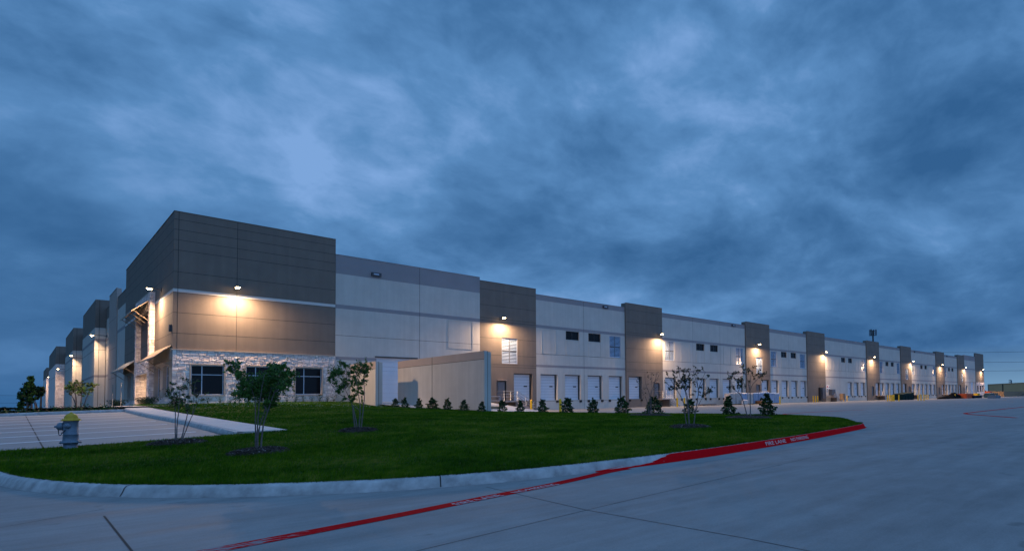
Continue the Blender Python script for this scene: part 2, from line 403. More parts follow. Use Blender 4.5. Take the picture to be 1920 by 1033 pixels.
# the lawn island
LAWN_OUT = [tuple(KP[i]+KN[i]*.17) for i in range(0, len(KP), 2)]
LAWN_OUT = LAWN_OUT+[(15.5, -17.5), (15.5, -5), (12.4, -.05), (0., -.05), (-2.3, .0), (-2.4, -13), (-2.3, -20.5), (-2.2, -27.8), (-2.05, -35.6), (-3.45, -35.45), (-5.5, -35.3), (-8., -35.6)]
cdt_sheet('lawn', LAWN_OUT, lawn, 'lawn_soil', .6)
def grass(N, zone, dmin=0):
    P = rng.uniform((-8.5, -49.3), (22, 0.), (N*26, 2)); P = P[in_poly(P, LAWN_OUT)]
    d = np.linalg.norm(P-EYE[:2], axis=1); w_ = np.clip(9./d, 0, 1)**1.75; P = P[rng.uniform(size=len(P)) < w_]; P = P[:N]
    return P
GP = grass(400000, 0); n = len(GP); d = np.linalg.norm(GP-EYE[:2], axis=1)
h = rng.uniform(.025, .075, n)*(.75+.5*sstep(np.sin(GP[:, 0]*1.3)*np.sin(GP[:, 1]*1.1+GP[:, 0]*.4)*.5+.5)); wd_ = .0028*np.clip(d/8., 1, 4)*rng.uniform(.7, 1.5, n); z = lawn(GP[:, 0], GP[:, 1])-.004
th = rng.uniform(0, 2*pi, n); lean = rng.normal(0, .35, (n, 2))*h[:, None]
B = np.stack([GP[:, 0], GP[:, 1], z], 1); e = np.stack([np.cos(th)*wd_, np.sin(th)*wd_, 0*th], 1)
tip = B+np.stack([lean[:, 0]+.25*h, lean[:, 1], h], 1)
V = np.stack([B-e, B+e, tip], 1).reshape(-1, 3)
# longer ragged blades hanging over the kerb
qi = rng.integers(0, len(KP)-60, 14000); ov = rng.uniform(.14, .30, len(qi)); E_ = KP[qi]+KN[qi]*ov[:, None]+tn[qi]*rng.uniform(-.13, .13, len(qi))[:, None]
he = rng.uniform(.03, .085, len(qi)); ze = lawn(E_[:, 0], E_[:, 1])-.004; te = rng.uniform(0, 2*pi, len(qi)); we = .0035*np.clip(np.linalg.norm(E_-EYE[:2], axis=1)/8, 1, 4)
ee = np.stack([np.cos(te)*we, np.sin(te)*we, 0*te], 1); Be = np.stack([E_[:, 0], E_[:, 1], ze], 1); oute = -KN[qi]*(he*rng.uniform(-.2, 1.5, len(qi)))[:, None]
tpe = Be+np.stack([oute[:, 0], oute[:, 1], he*.8], 1); V = np.concatenate([V, np.stack([Be-ee, Be+ee, tpe], 1).reshape(-1, 3)]); n = len(V)//3
g = raw('grass', V, np.arange(3*n).reshape(-1, 3), ['grass_blade']); tag(g, 'mown green lawn grass filling the kerbed island', 'grass', kind='stuff')
# little clover heads near the building
P = rng.uniform((-1, -16), (14, -.6), (1500, 2)); P = P[in_poly(P, LAWN_OUT)]
P = P[(np.sin(P[:, 0]*1.7+np.sin(P[:, 1]))*np.sin(P[:, 1]*1.3) > .15) | (rng.uniform(size=len(P)) < .06)]
V, Fc = leaf_quads(np.stack([P[:, 0], P[:, 1], lawn(P[:, 0], P[:, 1])+.06], 1), .022, .9)
tag(raw('clover_flowers', V, Fc, ['white_flower']), 'tiny pale clover heads scattered in the lawn before the stone wall', 'flowers', kind='stuff')

# kerb round the island, fire lane paint
prof = [(0., -.02), (.0, .008), (.03, .055), (.055, .115), (.085, .143), (.12, .152), (.21, .156), (.21, -.05)]
kz = pav(KP[:, 0], KP[:, 1])
def sweep(name, path, nrm, base, prof, m, closed=False):
    V = np.array([[(path[i][0]+nrm[i][0]*q, path[i][1]+nrm[i][1]*q, base[i]+hh) for q, hh in prof] for i in range(len(path))]); k = len(prof)
    f = [(i*k+j, i*k+j+1, (i+1)*k+j+1, (i+1)*k+j) for i in range(len(path)-1) for j in range(k-1)]
    return raw(name, V.reshape(-1, 3), f, [m], smooth=True)
sweep('kerb', KP, KN, kz, prof, 'kerb_concrete')['kind'] = 'structure'
mb = MB()
for s_ in (10.2, 14.6, 22.6, 26.3, 32., 38.):        # open joints across the kerb
    L_ = np.concatenate([[0], np.cumsum(np.linalg.norm(np.diff(KP, axis=0), axis=1))]); i = int(np.searchsorted(L_, s_))
    t_ = tn[i]*.008
    for (q0, h0), (q1, h1) in zip(prof[1:6], prof[2:7]):
        c = [KP[i]+KN[i]*(q0-.004), KP[i]+KN[i]*(q1-.004)]
        mb.poly([(c[0][0]-t_[0], c[0][1]-t_[1], kz[i]+h0+.004), (c[0][0]+t_[0], c[0][1]+t_[1], kz[i]+h0+.004), (c[1][0]+t_[0], c[1][1]+t_[1], kz[i]+h1+.004), (c[1][0]-t_[0], c[1][1]-t_[1], kz[i]+h1+.004)], 'joint_dark')
mb.build('kerb_joint')['kind'] = 'structure'
# red paint on the kerb face: starts as a thin tongue and widens
ii = [i for i in range(len(KP)) if KP[i][0] > -1.25 and i < int(np.argmax(KP[:, 0] > 15.35))]
V = []; Fc = []
for i in ii:
    f = sstep((KP[i][0]+1.25)/2.4)
    tail = sstep((15.3-KP[i][0])/.5)
    pr = [(-.05*tail, .004), (-.003, .006), (-.003, .012)]
    for q, hh in ((.03, .055), (.055, .115), (.085, .143), (.115, .150)):
        pr.append((min(q, .115*f+.0)*1-.004, .012+(hh-.010)*f+.003))
    for q, hh in pr: V.append((KP[i][0]+KN[i][0]*q, KP[i][1]+KN[i][1]*q, kz[i]+hh))
k = 7
for r_ in range(len(ii)-1):
    for j in range(k-1): Fc.append((r_*k+j, r_*k+j+1, (r_+1)*k+j+1, (r_+1)*k+j))
raw('kerb_red_paint', V, Fc, ['red_paint'], smooth=True)['kind'] = 'structure'

def strip(mb, P, w_, m, zoff=.004, zf=pav, step=.5):
    P = catmull(P, step) if len(P) > 2 else np.array([np.array(P[0], float)+(np.array(P[1], float)-np.array(P[0], float))*t for t in np.linspace(0, 1, max(2, int(np.linalg.norm(np.subtract(P[1], P[0]))/step)))])
    t = np.gradient(P, axis=0); t /= np.linalg.norm(t, axis=1)[:, None]; q = np.stack([-t[:, 1], t[:, 0]], 1)*w_/2
    for a_, b_, qa, qb in zip(P, P[1:], q, q[1:]):
        mb.poly([(*p, float(zf(*p))+zoff) for p in (a_-qa, b_-qb, b_+qb, a_+qa)], m)
G = lambda u, v, z=-1.355: tuple(on(u, v, 2, z)[:2])
mb = MB(); strip(mb, [(-7.4, -50.72), (-6.4, -50.56), (-4.79, -50.28), (-3.67, -50.03), (-2.6, -49.83), (-1.6, -49.55), (-1.0, -49.36), (-.4, -49.27)], .23, 'red_paint')
for pl in ([(1620, 766.3), (1560, 768.5), (1481, 772.8), (1470.5, 774.7), (1476, 776), (1488, 778.6), (1500, 780.5)], [(1920, 760), (1870, 764.5), (1822, 769.3), (1809.7, 771), (1824, 772.8), (1860, 775), (1905, 778)]):
    strip(mb, [G(u, v, -1.22) for u, v in pl], .26, 'red_paint', .008)
mb.build('fire_lane_line')['kind'] = 'structure'
mb = MB()
for a_, b_ in (((783, 1031), (1100, 955)), ((912, 912), (1100, 955)), ((1100, 955), (1520, 857)), ((1522, 831), (1920, 846.5)), ((1400, 1008), (1560, 1040)), ((195, 966), (254, 1040)), ((0, 988), (195, 953)), ((1100, 955), (1400, 1008))):
    strip(mb, [G(*a_), G(*b_)], .018 if a_[0] == 195 else .0095, 'joint_dark', .003)
A_, B_ = np.array(G(783, 1031)), np.array(G(1100, 955)); dd = B_-A_; strip(mb, [tuple(A_-dd*1.5), tuple(A_)], .0095, 'joint_dark', .003)
for y_ in (-33., -20.6, -9.): strip(mb, [(26, y_), (290, y_)], .02, 'joint_dark', .003, step=3)
for x_ in (34, 46, 58, 70, 82): strip(mb, [(x_, -45), (x_, -1)], .02, 'joint_dark', .0035, step=2)
mb.build('pavement_joint')['kind'] = 'structure'

def text_mesh(txt):
    cu = bpy.data.curves.new('txt', 'FONT'); cu.body = txt; cu.size = 1.; cu.resolution_u = 2
    o = bpy.data.objects.new('txt', cu); COL.objects.link(o); dg = bpy.context.evaluated_depsgraph_get(); dg.update()
    me = o.evaluated_get(dg).to_mesh(); vs = [tuple(v.co) for v in me.vertices]; fs = [tuple(p.vertices) for p in me.polygons]
    o.evaluated_get(dg).to_mesh_clear(); bpy.data.objects.remove(o); bpy.data.curves.remove(cu)
    x0 = min(v[0] for v in vs); x1 = max(v[0] for v in vs); y1 = max(v[1] for v in vs)
    return [((v[0]-x0)/(x1-x0), v[1]/y1) for v in vs], fs
mb = MB()
def letters(txt, fn, m='letter_paint'):
    vs, fs = text_mesh(txt)
    for f in fs: mb.poly([fn(*vs[i]) for i in f], m)
def flat_letters(txt, ua, va, ub, vb, hgt):
    a_ = np.array(G(ua, va)); b_ = np.array(G(ub, vb)); t = (b_-a_)/np.linalg.norm(b_-a_); q = np.array([-t[1], t[0]])
    def fn(s_, r_): p = a_+(b_-a_)*s_+q*hgt*(r_-.5); return (p[0], p[1], float(pav(*p))+.0075)
    letters(txt, fn)
flat_letters('FIRE LANE', 853, 945, 938, 927.5, .15); flat_letters('NO PARKING', 963, 923, 1043, 907, .15)
def kerb_letters(txt, xa, xb):
    def fn(s_, r_):
        x = xa+(xb-xa)*s_; i = int(np.argmin(np.abs(KP[:120+200, 0]-x)+(np.arange(len(KP))[:320] > np.argmax(KP[:, 0] > 15))*99)); fr = .15+.62*r_
        qs = [0, .03, .055, .085, .115]; hs = [.01, .055, .115, .143, .150]; hh = .01+.14*fr; q = float(np.interp(hh, hs, qs))
        return (x+KN[i][0]*(q-.014), KP[i][1]+(x-KP[i][0])*tn[i][1]/tn[i][0]+KN[i][1]*(q-.014), kz[i]+hh+.006)
    letters(txt, fn)
kerb_letters('FIRE LANE', 4.75, 5.95); kerb_letters('NO PARKING', 6.3, 7.55)
mb.build('fire_lane_lettering')['kind'] = 'structure'

# parking lot, stripes, sidewalk
LOT = [(-12, -36), (-8.2, -35.75), (-5.5, -35.3), (-3.5, -35.2), (-3.4, -31), (-3.42, -26), (-3.6, -20), (-3.65, -12.2), (-12, -12.2)]
cdt_sheet('parking_lot', LOT, park, 'concrete_lot', 1.2)
mb = MB()
for k_ in range(9):
    y_ = -35.0+2.72*k_; strip(mb, [(-10.2, y_-.05), (-3.75, y_+.03)], .17, 'white_paint', .006, park)
mb.build('parking_stripe')['kind'] = 'structure'
mb = MB(); strip(mb, [(-7.3, -12.3), (-7.2, -35.7)], .03, 'joint_dark', .003, park); mb.build('parking_joint')['kind'] = 'structure'
def walkz(x, y): return park(-3.5, y)+.15+.01*(x+3.5)
WALK = [(-3.5, -35.55), (-2.0, -35.75), (-2.15, -27.8), (-2.35, -20.5), (-2.4, -13), (-.32, -8), (-.32, 16), (-3.6, 16), (-3.55, -12)]
def walkz2(x, y): return np.minimum(walkz(x, y), .0)
WK = [(-3.36, -35.4), (-2.05, -35.6), (-2.2, -27.8), (-2.35, -20.5), (-2.4, -13), (-.36, -7.5), (-.36, 17), (-3.3, 17), (-3.46, -12), (-3.42, -20), (-3.24, -26), (-3.22, -31)]
cdt_sheet('sidewalk', WK, walkz2, 'concrete_walk', .7)
mb = MB()
for a_, b_ in zip(WK, WK[1:]+WK[:1]):
    za, zb = float(walkz2(*a_)), float(walkz2(*b_)); mb.poly([(*a_, za), (*b_, zb), (*b_, zb-.3), (*a_, za-.3)], 'concrete_walk')
mb.build('sidewalk_edge')['kind'] = 'structure'
pw = catmull([(-3.36, -35.5), (-3.4, -31), (-3.42, -26), (-3.6, -20), (-3.65, -12.05)], .5); t_ = np.gradient(pw, axis=0); t_ /= np.linalg.norm(t_, axis=1)[:, None]
sweep('walk_kerb', pw, np.stack([t_[:, 1], -t_[:, 0]], 1), [float(park(*p)) for p in pw], [(0, -.02), (0, .01), (.03, .12), (.06, .148), (.2, .152)], 'kerb_concrete')['kind'] = 'structure'
pw = np.array([(x_, -12.1) for x_ in np.linspace(-3.65, -26, 30)]); sweep('bed_kerb', pw, [(0, 1)]*30, [float(park(*p)) for p in pw], [(0, -.02), (0, .01), (.03, .12), (.06, .148), (.2, .152), (.21, -.02)], 'kerb_concrete')['kind'] = 'structure'
mb = MB()
for y_ in np.arange(-34, -12, 1.5): strip(mb, [(-3.3, y_), (-2.2, y_)], .018, 'joint_dark', .003, walkz)
mb.build('sidewalk_joint')['kind'] = 'structure'
# planting bed at the far end of the lot
bedz = lambda x, y: -.38+.025*(x+5)+.06*np.clip((y+12)/1., 0, 4)
cdt_sheet('planting_bed', [(-26, -11.9), (-3.6, -11.9), (-3.6, -7.5), (-26, -7.5)], bedz, 'mulch', .6)
C_ = []; 
for x_ in np.arange(-14, -3.7, .55):
    for y_ in (-11.3, -10.5, -9.7, -8.8):
        q = np.array([x_+rng.uniform(-.2, .2), y_+rng.uniform(-.15, .15)]); r_ = rng.uniform(.16, .28)
        C_.append(np.stack([q[0]+rng.normal(0, r_*.6, 60), q[1]+rng.normal(0, r_*.6, 60), bedz(*q)+np.abs(rng.normal(.0, r_*.55, 60))], 1))
C_ = np.concatenate(C_); V, Fc = leaf_quads(C_, .06, .4)
tag(raw('ground_cover', V, Fc, ['leaf_olive', 'leaf_green', 'leaf_bronze'], rng.integers(0, 3, len(Fc))), 'low olive ground cover planted in the bed beyond the parking lot', 'ground cover', kind='stuff')
#@@A

# ------------------------------------------------------------------ the warehouse
hA, h1, h2, hB = 14.61, 13.27, 12.34, 12.96
p1, dt, db, bt, bb, st, sb, so_ = 11.59, 8.82, 8.46, 4.15, 3.86, 8.77, 8.53, 4.16
WH = thing('warehouse', 'long tan and grey concrete warehouse with dock doors and a stone corner entry', 'warehouse', (0, 0, 0))
RM = lambda u, w_, z: (u, -w_, z)                     # dock facade: u runs along it, w_ comes out towards the court
LM = lambda u, w_, z: (-w_, u, z)                     # entrance side
def panel(name, T, u0, u1, z0, z1, w_, base, bands=(), ops=(), jh=(), jv=(), dep=.5, thick=.4, jamb=None, jw=.03, label=None, sides=(1, 1)):
    mb = MB(); us = sorted({u0, u1, *[o[0] for o in ops], *[o[1] for o in ops]}); zs = sorted({z0, z1, *[o[2] for o in ops], *[o[3] for o in ops], *[b[0] for b in bands], *[b[1] for b in bands]})
    zs = [z for z in zs if z0 <= z <= z1]
    inside = lambda u, z: any(o[0] < u < o[1] and o[2] < z < o[3] for o in ops)
    def bm(z):
        for b in bands:
            if b[0] < z < b[1]: return b[2]
        return base
    for ua, ub in zip(us, us[1:]):
        for za, zb in zip(zs, zs[1:]):
            if not inside((ua+ub)/2, (za+zb)/2):
                mb.poly([T(ua, w_, za), T(ub, w_, za), T(ub, w_, zb), T(ua, w_, zb)], bm((za+zb)/2))
    for o in ops:
        a_, b_, c_, d_ = o; m = jamb or base; wi = w_-dep
        mb.poly([T(a_, w_, c_), T(a_, wi, c_), T(a_, wi, d_), T(a_, w_, d_)], m); mb.poly([T(b_, w_, c_), T(b_, wi, c_), T(b_, wi, d_), T(b_, w_, d_)], m)
        mb.poly([T(a_, w_, d_), T(b_, w_, d_), T(b_, wi, d_), T(a_, wi, d_)], m); mb.poly([T(a_, w_, c_), T(b_, w_, c_), T(b_, wi, c_), T(a_, wi, c_)], m)
    for u in [q for q, k in zip((u0, u1), sides) if k]: mb.poly([T(u, w_, z0), T(u, w_-thick, z0), T(u, w_-thick, z1), T(u, w_, z1)], bm(z1-.01) if not bands else base)
    mb.poly([T(u0, w_, z1), T(u1, w_, z1), T(u1, w_-thick, z1), T(u0, w_-thick, z1)], bm(z1-.01))
    mb.poly([T(u0, w_-thick, 10.5), T(u1, w_-thick, 10.5), T(u1, w_-thick, z1), T(u0, w_-thick, z1)], base)
    mb.box(u0-.004, u1+.004, w_-.06, w_+.03, z1, z1+.05, bm(z1-.01), T)           # coping
    e = w_+.003
    for z in jh:
        cuts = sorted([(o[0], o[1]) for o in ops if o[2]-.05 < z < o[3]+.05]); x = u0
        for c in cuts+[(u1, u1)]:
            if c[0] > x+.02: mb.poly([T(x, e, z-jw/2), T(c[0], e, z-jw/2), T(c[0], e, z+jw/2), T(x, e, z+jw/2)], 'joint_dark')
            x = max(x, c[1])
    for u in jv:
        cuts = sorted([(o[2], o[3]) for o in ops if o[0]-.05 < u < o[1]+.05]); z = z0
        for c in cuts+[(z1, z1)]:
            if c[0] > z+.02: mb.poly([T(u-jw/2, e+.002, z), T(u+jw/2, e+.002, z), T(u+jw/2, e+.002, c[0]), T(u-jw/2, e+.002, c[0])], 'joint_dark')
            z = max(z, c[1])
    o = mb.build(name, WH)
    if label: o['label'] = label
    return o

# stone veneer laid stone by stone
def stones(mb, T, u0, u1, z0, z1, w_, ops=(), dz=.235, lo=.13, hi=.44):
    r = random.Random(int(u0*97+z0*31+w_*13+u1)); z = z0
    mb_back = []
    def put(a_, b_, c_, d_):
        rects = [(a_, b_, c_, d_)]
        for o in ops:
            nr = []
            for q in rects:
                if q[1] <= o[0] or q[0] >= o[1] or q[3] <= o[2] or q[2] >= o[3]: nr.append(q); continue
                if q[0] < o[0]: nr.append((q[0], o[0], q[2], q[3]))
                if q[1] > o[1]: nr.append((o[1], q[1], q[2], q[3]))
                m0, m1 = max(q[0], o[0]), min(q[1], o[1])
                if q[2] < o[2]: nr.append((m0, m1, q[2], o[2]))
                if q[3] > o[3]: nr.append((m0, m1, o[3], q[3]))
            rects = nr
        for a, b, c, d in rects:
            if b-a < .03 or d-c < .03: continue
            g_ = .007; i_ = min(.022, (b-a)*.25, (d-c)*.25); h_ = r.uniform(.015, .040); m = r.choice(('stone_a', 'stone_a', 'stone_b', 'stone_c'))
            q0 = [(a+g_, c+g_), (b-g_, c+g_), (b-g_, d-g_), (a+g_, d-g_)]; q1 = [(a+i_, c+i_), (b-i_, c+i_), (b-i_, d-i_), (a+i_, d-i_)]
            q1 = [(x+r.uniform(-.008, .008), y+r.uniform(-.008, .008), h_+r.uniform(-.014, .014)) for x, y in q1]
            P0 = [T(x, w_, y) for x, y in q0]; P1 = [T(x, w_+h, y) for x, y, h in q1]
            mb.poly(P1, m)
            for k in range(4): mb.poly([P0[k], P0[(k+1) % 4], P1[(k+1) % 4], P1[k]], m)
    while z < z1-.01:
        hh = min(dz*r.uniform(.75, 1.2), z1-z)
        if z1-z-hh < .08: hh = z1-z
        u = u0
        while u < u1-.01:
            L_ = min(r.uniform(lo*1.5, hi*1.25), u1-u)
            if u1-u-L_ < .09: L_ = u1-u
            t = r.random()
            if t < .34: put(u, u+L_, z, z+hh)
            elif t < .8:
                f = r.uniform(.35, .65); put(u, u+L_, z, z+hh*f)
                if L_ > .45: c = r.uniform(.35, .65)*L_; put(u, u+c, z+hh*f, z+hh); put(u+c, u+L_, z+hh*f, z+hh)
                else: put(u, u+L_, z+hh*f, z+hh)
            else:
                f = r.uniform(.35, .65); c = r.uniform(.4, .6)*L_; put(u, u+c, z, z+hh); put(u+c, u+L_, z, z+hh*f); put(u+c, u+L_, z+hh*f, z+hh)
            u += L_
        z += hh
def back(mb, T, u0, u1, z0, z1, w_, ops, m='mortar', dep=.35, jm='cast_stone'):
    us = sorted({u0, u1, *[x for o in ops for x in o[:2]]}); zs = sorted({z0, z1, *[x for o in ops for x in o[2:4]]})
    for ua, ub in zip(us, us[1:]):
        for za, zb in zip(zs, zs[1:]):
            if not any(o[0] < (ua+ub)/2 < o[1] and o[2] < (za+zb)/2 < o[3] for o in ops): mb.poly([T(ua, w_, za), T(ub, w_, za), T(ub, w_, zb), T(ua, w_, zb)], m)
    for a_, b_, c_, d_ in ops:
        for P in ([(a_, c_), (a_, d_)], [(b_, c_), (b_, d_)], [(a_, d_), (b_, d_)], [(a_, c_), (b_, c_)]):
            mb.poly([T(P[0][0], w_+.03, P[0][1]), T(P[0][0], w_-dep, P[0][1]), T(P[1][0], w_-dep, P[1][1]), T(P[1][0], w_+.03, P[1][1])], jm)

def window(T, u0, u1, z0, z1, w_, vs=(1/3,), hs=(.68,), fr='frame_alu', gl='glass_dark', bw=.06, name='window'):
    mb = MB(); f_ = .05
    for a_, b_, c_, d_ in ((u0, u1, z0, z0+bw), (u0, u1, z1-bw, z1), (u0, u0+bw, z0+bw, z1-bw), (u1-bw, u1, z0+bw, z1-bw)): mb.box(a_, b_, w_, w_+f_, c_, d_, fr, T)
    for v in vs: c = u0+(u1-u0)*v; mb.box(c-bw/2, c+bw/2, w_, w_+f_-.004, z0+bw, z1-bw, fr, T)
    for v in hs: c = z0+(z1-z0)*v; mb.box(u0+bw, u1-bw, w_+.002, w_+f_-.008, c-bw/2, c+bw/2, fr, T)
    o = mb.build(name, WH); mg = MB(); mg.poly([T(u0+.01, w_+.02, z0+.01), T(u1-.01, w_+.02, z0+.01), T(u1-.01, w_+.02, z1-.01), T(u0+.01, w_+.02, z1-.01)], gl); mg.build('pane', o); return o

# corner block, dock side
FW_ = [(1.1, 3.1, .78, 3.06), (4.52, 6.52, .78, 3.06), (7.95, 9.95, .78, 3.06)]
CJ = (14.02, 13.25, 12.47, 11.69, 10.05, 6.97, 5.42)
panel('corner_wall', RM, 0, 11.0, 4.16, hA, 0, 'paint_brown', [(sb, st, 'paint_white_stripe')], (), CJ+(8.5,), (.26, 3.87), sides=(0, 1))
mb = MB(); back(mb, RM, 0, 11.02, -.4, so_, .06, FW_); stones(mb, RM, 0.0, 11.02, -.1, so_, .06, [(a-.09, b+.09, c-.09, d+.09) for a, b, c, d in FW_])
mb.box(-.10, 11.02, -.06, .13, so_, so_+.06, 'cast_stone', RM); mb.build('stone_wainscot', WH)
for a_, b_, c_, d_ in FW_:
    mb = MB()
    for q in ((a_-.09, b_+.09, c_-.10, c_), (a_-.09, b_+.09, d_, d_+.09), (a_-.09, a_, c_, d_), (b_, b_+.09, c_, d_)): mb.box(q[0], q[1], .02, .125, q[2], q[3], 'cast_stone', RM)
    window(RM, a_, b_, c_, d_, -.12); mb.build('window_surround', WH)
# first pale wall beyond the corner
panel('dock_wall', RM, 11.02, 25.05, -1.6, h1, 0, 'paint_light', [(p1, h1, 'paint_band'), (db, dt, 'paint_band'), (bb, bt, 'paint_band')], [(14.5, 18.2, .05, 4.22)], (6.05,), (18.55,))
mb = MB(); 
for k in range(10): mb.box(14.5, 18.2, -.27, -.22-(.012 if k % 2 else 0), .05+k*.417, .05+k*.417+.405, 'door_white', RM)
dd = mb.build('drive_in_door', WH); mb = MB(); mb.box(17.0, 17.4, -.22, -.2, 1.75, 1.9, 'rubber', RM); mb.build('door_window', dd)
mb = MB(); mb.box(14.35, 18.35, .002, .06, 4.22, 4.32, 'steel_dark', RM); mb.build('door_lintel', WH)
def recess(T, u0, u1, z0, z1, w_):                   # shallow cast knock-out panel: a raised rim reads as its reveal
    mb = MB(); q = .05
    for a_, b_, c_, d_ in ((u0, u0+q, z0, z1), (u1-q, u1, z0, z1), (u0+q, u1-q, z0, z0+q), (u0+q, u1-q, z1-q, z1)): mb.box(a_, b_, w_+.001, w_+.03, c_, d_, 'paint_light', T)
    mb.build('knock_out_panel', WH)
recess(RM, 19.1+2.4, 24.2, 5.45, 8.40, 0)

# typical bays of the dock side
DW = 2.45
def dmesh():
    mb = MB()
    for k in range(9): mb.box(0, DW, .42+(.014 if k % 2 else 0), .48, k*.339, k*.339+.320, 'door_white', None)
    mb.box(-.0, DW, .465, .49, 0, 3.05, 'door_grey'); mb.box(.0, .06, .36, .42, 0, 3.05, 'rubber'); mb.box(DW-.13, DW, .36, .42, 0, 3.05, 'rubber'); mb.box(.06, DW-.13, .38, .42, 2.97, 3.05, 'rubber'); a_ = mb.mesh('dock_door'); mb = MB(); mb.box(1.55, 2.0, .405, .42, 1.55, 1.68, 'rubber'); b_ = mb.mesh('door_window')
    mb = MB(); mb.box(-.15, .15, -.14, 0, -.32, -.04, 'rubber'); c_ = mb.mesh('dock_bumper'); return a_, b_, c_
DM = dmesh()
def dock_door(x, y):
    o = bpy.data.objects.new('dock_door', DM[0]); COL.objects.link(o); o.parent = WH; o.location = (x, y, 0)
    c = bpy.data.objects.new('door_window', DM[1]); COL.objects.link(c); c.parent = o
    for u in (.1, DW-.1): c = bpy.data.objects.new('dock_bumper', DM[2]); COL.objects.link(c); c.parent = o; c.location = (u, 0, 0)
def lmesh(W_, H_):
    mf = MB(); t = .07
    for a_, b_, c_, d_ in ((0, W_, 0, t), (0, W_, H_-t, H_), (0, t, t, H_-t), (W_-t, W_, t, H_-t), (W_/2-.04, W_/2+.04, t, H_-t)): mf.box(a_, b_, .05, .16, c_, d_, 'frame_grey' if a_ == W_/2-.04 else 'frame_alu')
    mf.box(t, W_-t, .055, .155, H_*.5-.05, H_*.5+.05, 'frame_grey')
    ms = MB(); n_ = 17
    for k in range(n_):
        z = t+(k+.5)*(H_-2*t)/n_
        if abs(z-H_*.5) < .09: continue
        for a_, b_ in ((t, W_/2-.06), (W_/2+.06, W_-t)): ms.poly([(a_, .06, z-.060), (b_, .06, z-.060), (b_, .12, z+.026), (a_, .12, z+.026)], 'slat_metal')
    mp = MB(); mp.poly([(t, .19, t), (W_-t, .19, t), (W_-t, .19, H_-t), (t, .19, H_-t)], 'glass_dark')
    return mf.mesh('louvre_window'), ms.mesh('slats'), mp.mesh('pane')
LMESH = lmesh(2.0, 2.85)
def louvre(x, z, y):
    o = bpy.data.objects.new('louvre_window', LMESH[0]); COL.objects.link(o); o.parent = WH; o.location = (x, y, z)
    for nm, me in zip(('slats', 'pane'), LMESH[1:]): c = bpy.data.objects.new(nm, me); COL.objects.link(c); c.parent = o
def exit_door(x, y, z=0.):
    mb = MB(); mb.box(0, .98, .1, .15, 0, 2.13, 'door_grey'); o = mb.build('exit_door', WH, (x, y, z))
    mb = MB(); mb.box(-.06, 0, .0, .15, 0, 2.19, 'paint_taupe'); mb.box(.98, 1.04, .0, .15, 0, 2.19, 'paint_taupe'); mb.box(0, .98, .0, .15, 2.13, 2.19, 'paint_taupe'); mb.box(-.1, 1.08, -.18, .0, 2.24, 2.30, 'paint_taupe'); mb.build('door_frame', o)
    mb = MB(); mb.tube([(.85, .06, 1.), (.72, .06, 1.)], .014, 'steel', 6); mb.build('handle', o)
ED = [11.0, 25.05, 32.2, 46.4, 53.6, 74.7, 82.2, 96.0, 103.5, 124.5, 131.9, 146.2, 153.8, 174.8, 182.6, 196.5, 204.2, 218.2, 229.4]
BJ = (12.1, 10.4, 9.0, 8.72, 6.85, 5.0, 3.98, 3.72)
def brown(x0, x1, doors=(), mans=(), lou=(), w_=.22, h=hB):
    ops = [(d_, d_+DW, 0, 3.05) for d_ in doors]+[(m_, m_+.98, 0, 2.13) for m_ in mans]+[(l_, l_+2.0, 4.12, 6.97) for l_ in lou]
    panel('accent_bay', RM, x0, x1, -1.6, h, w_, 'paint_brown', (), ops, BJ, (), thick=.9)
    for d_ in doors: dock_door(d_, -w_)
    for m_ in mans: exit_door(m_, -w_)
    for l_ in lou: louvre(l_, 4.12, -w_)
def pale(x0, x1, doors, lou=(), dark=(), rec=(), jv=(), hh=h2, drive=None):
    ops = [(d_, d_+DW, 0, 3.05) for d_ in doors]+[(l_, l_+2.0, 5.5, 8.35) for l_ in lou]+[(c_, c_+2.05, 7.35, 8.42) for c_ in dark]
    if drive: ops.append(drive)
    panel('dock_wall', RM, x0, x1, -1.6, hh, 0, 'paint_light', [(hh-.62 if hh == h2 else p1, hh, 'paint_band'), (db, dt, 'paint_band'), (bb, bt, 'paint_band')], ops, (5.42, -.12), jv)
    for d_ in doors: dock_door(d_, 0)
    for l_ in lou: louvre(l_, 5.5, 0)
    for c_ in dark:
        mb = MB(); mb.poly([RM(c_+.01, -.2, 7.36), RM(c_+2.04, -.2, 7.36), RM(c_+2.04, -.2, 8.41), RM(c_+.01, -.2, 8.41)], 'glass_dark'); o = mb.build('clerestory_window', WH)
        mb = MB(); t = .05
        for a_, b_, e_, f_ in ((c_, c_+2.05, 7.35, 7.4), (c_, c_+2.05, 8.37, 8.42), (c_, c_+.05, 7.4, 8.37), (c_+2.0, c_+2.05, 7.4, 8.37), (c_+1., c_+1.05, 7.4, 8.37)): mb.box(a_, b_, -.19, -.14, e_, f_, 'frame_dark', RM)
        mb.build('frame', o)
        recess(RM, c_, c_+2.05, 5.45, 7.3, 0)
    for r_ in rec: recess(RM, r_, r_+2.05, 5.45, 8.40, 0)
brown(ED[1], ED[2], [29.2], [27.15], [27.7], w_=.0)
pale(ED[2], ED[3], [32.77+3.55*k for k in range(4)], [43.6], [36.5, 40.05], [32.9], (39.3,))
brown(ED[3], ED[4], [46.85], [51.8])
pale(ED[4], ED[5], [54.3+3.47*k for k in range(6)], [54.4, 72.], [61.5, 65.], [57.9, 68.5], (60.7, 67.6))
brown(ED[5], ED[6], [79.3], [77.6], [77.7])
pale(ED[6], ED[7], [82.9+3.5*k for k in range(4)], [82.9, 93.4], [86.4, 89.9], (), (89.1,))
brown(ED[7], ED[8])
pale(ED[8], ED[9], [114.3, 117.7, 121.2], [121.9], [111.4, 114.9], [104.4, 107.9, 118.4], (110.5, 117.5))
brown(ED[9], ED[10], [129.2], [127.])
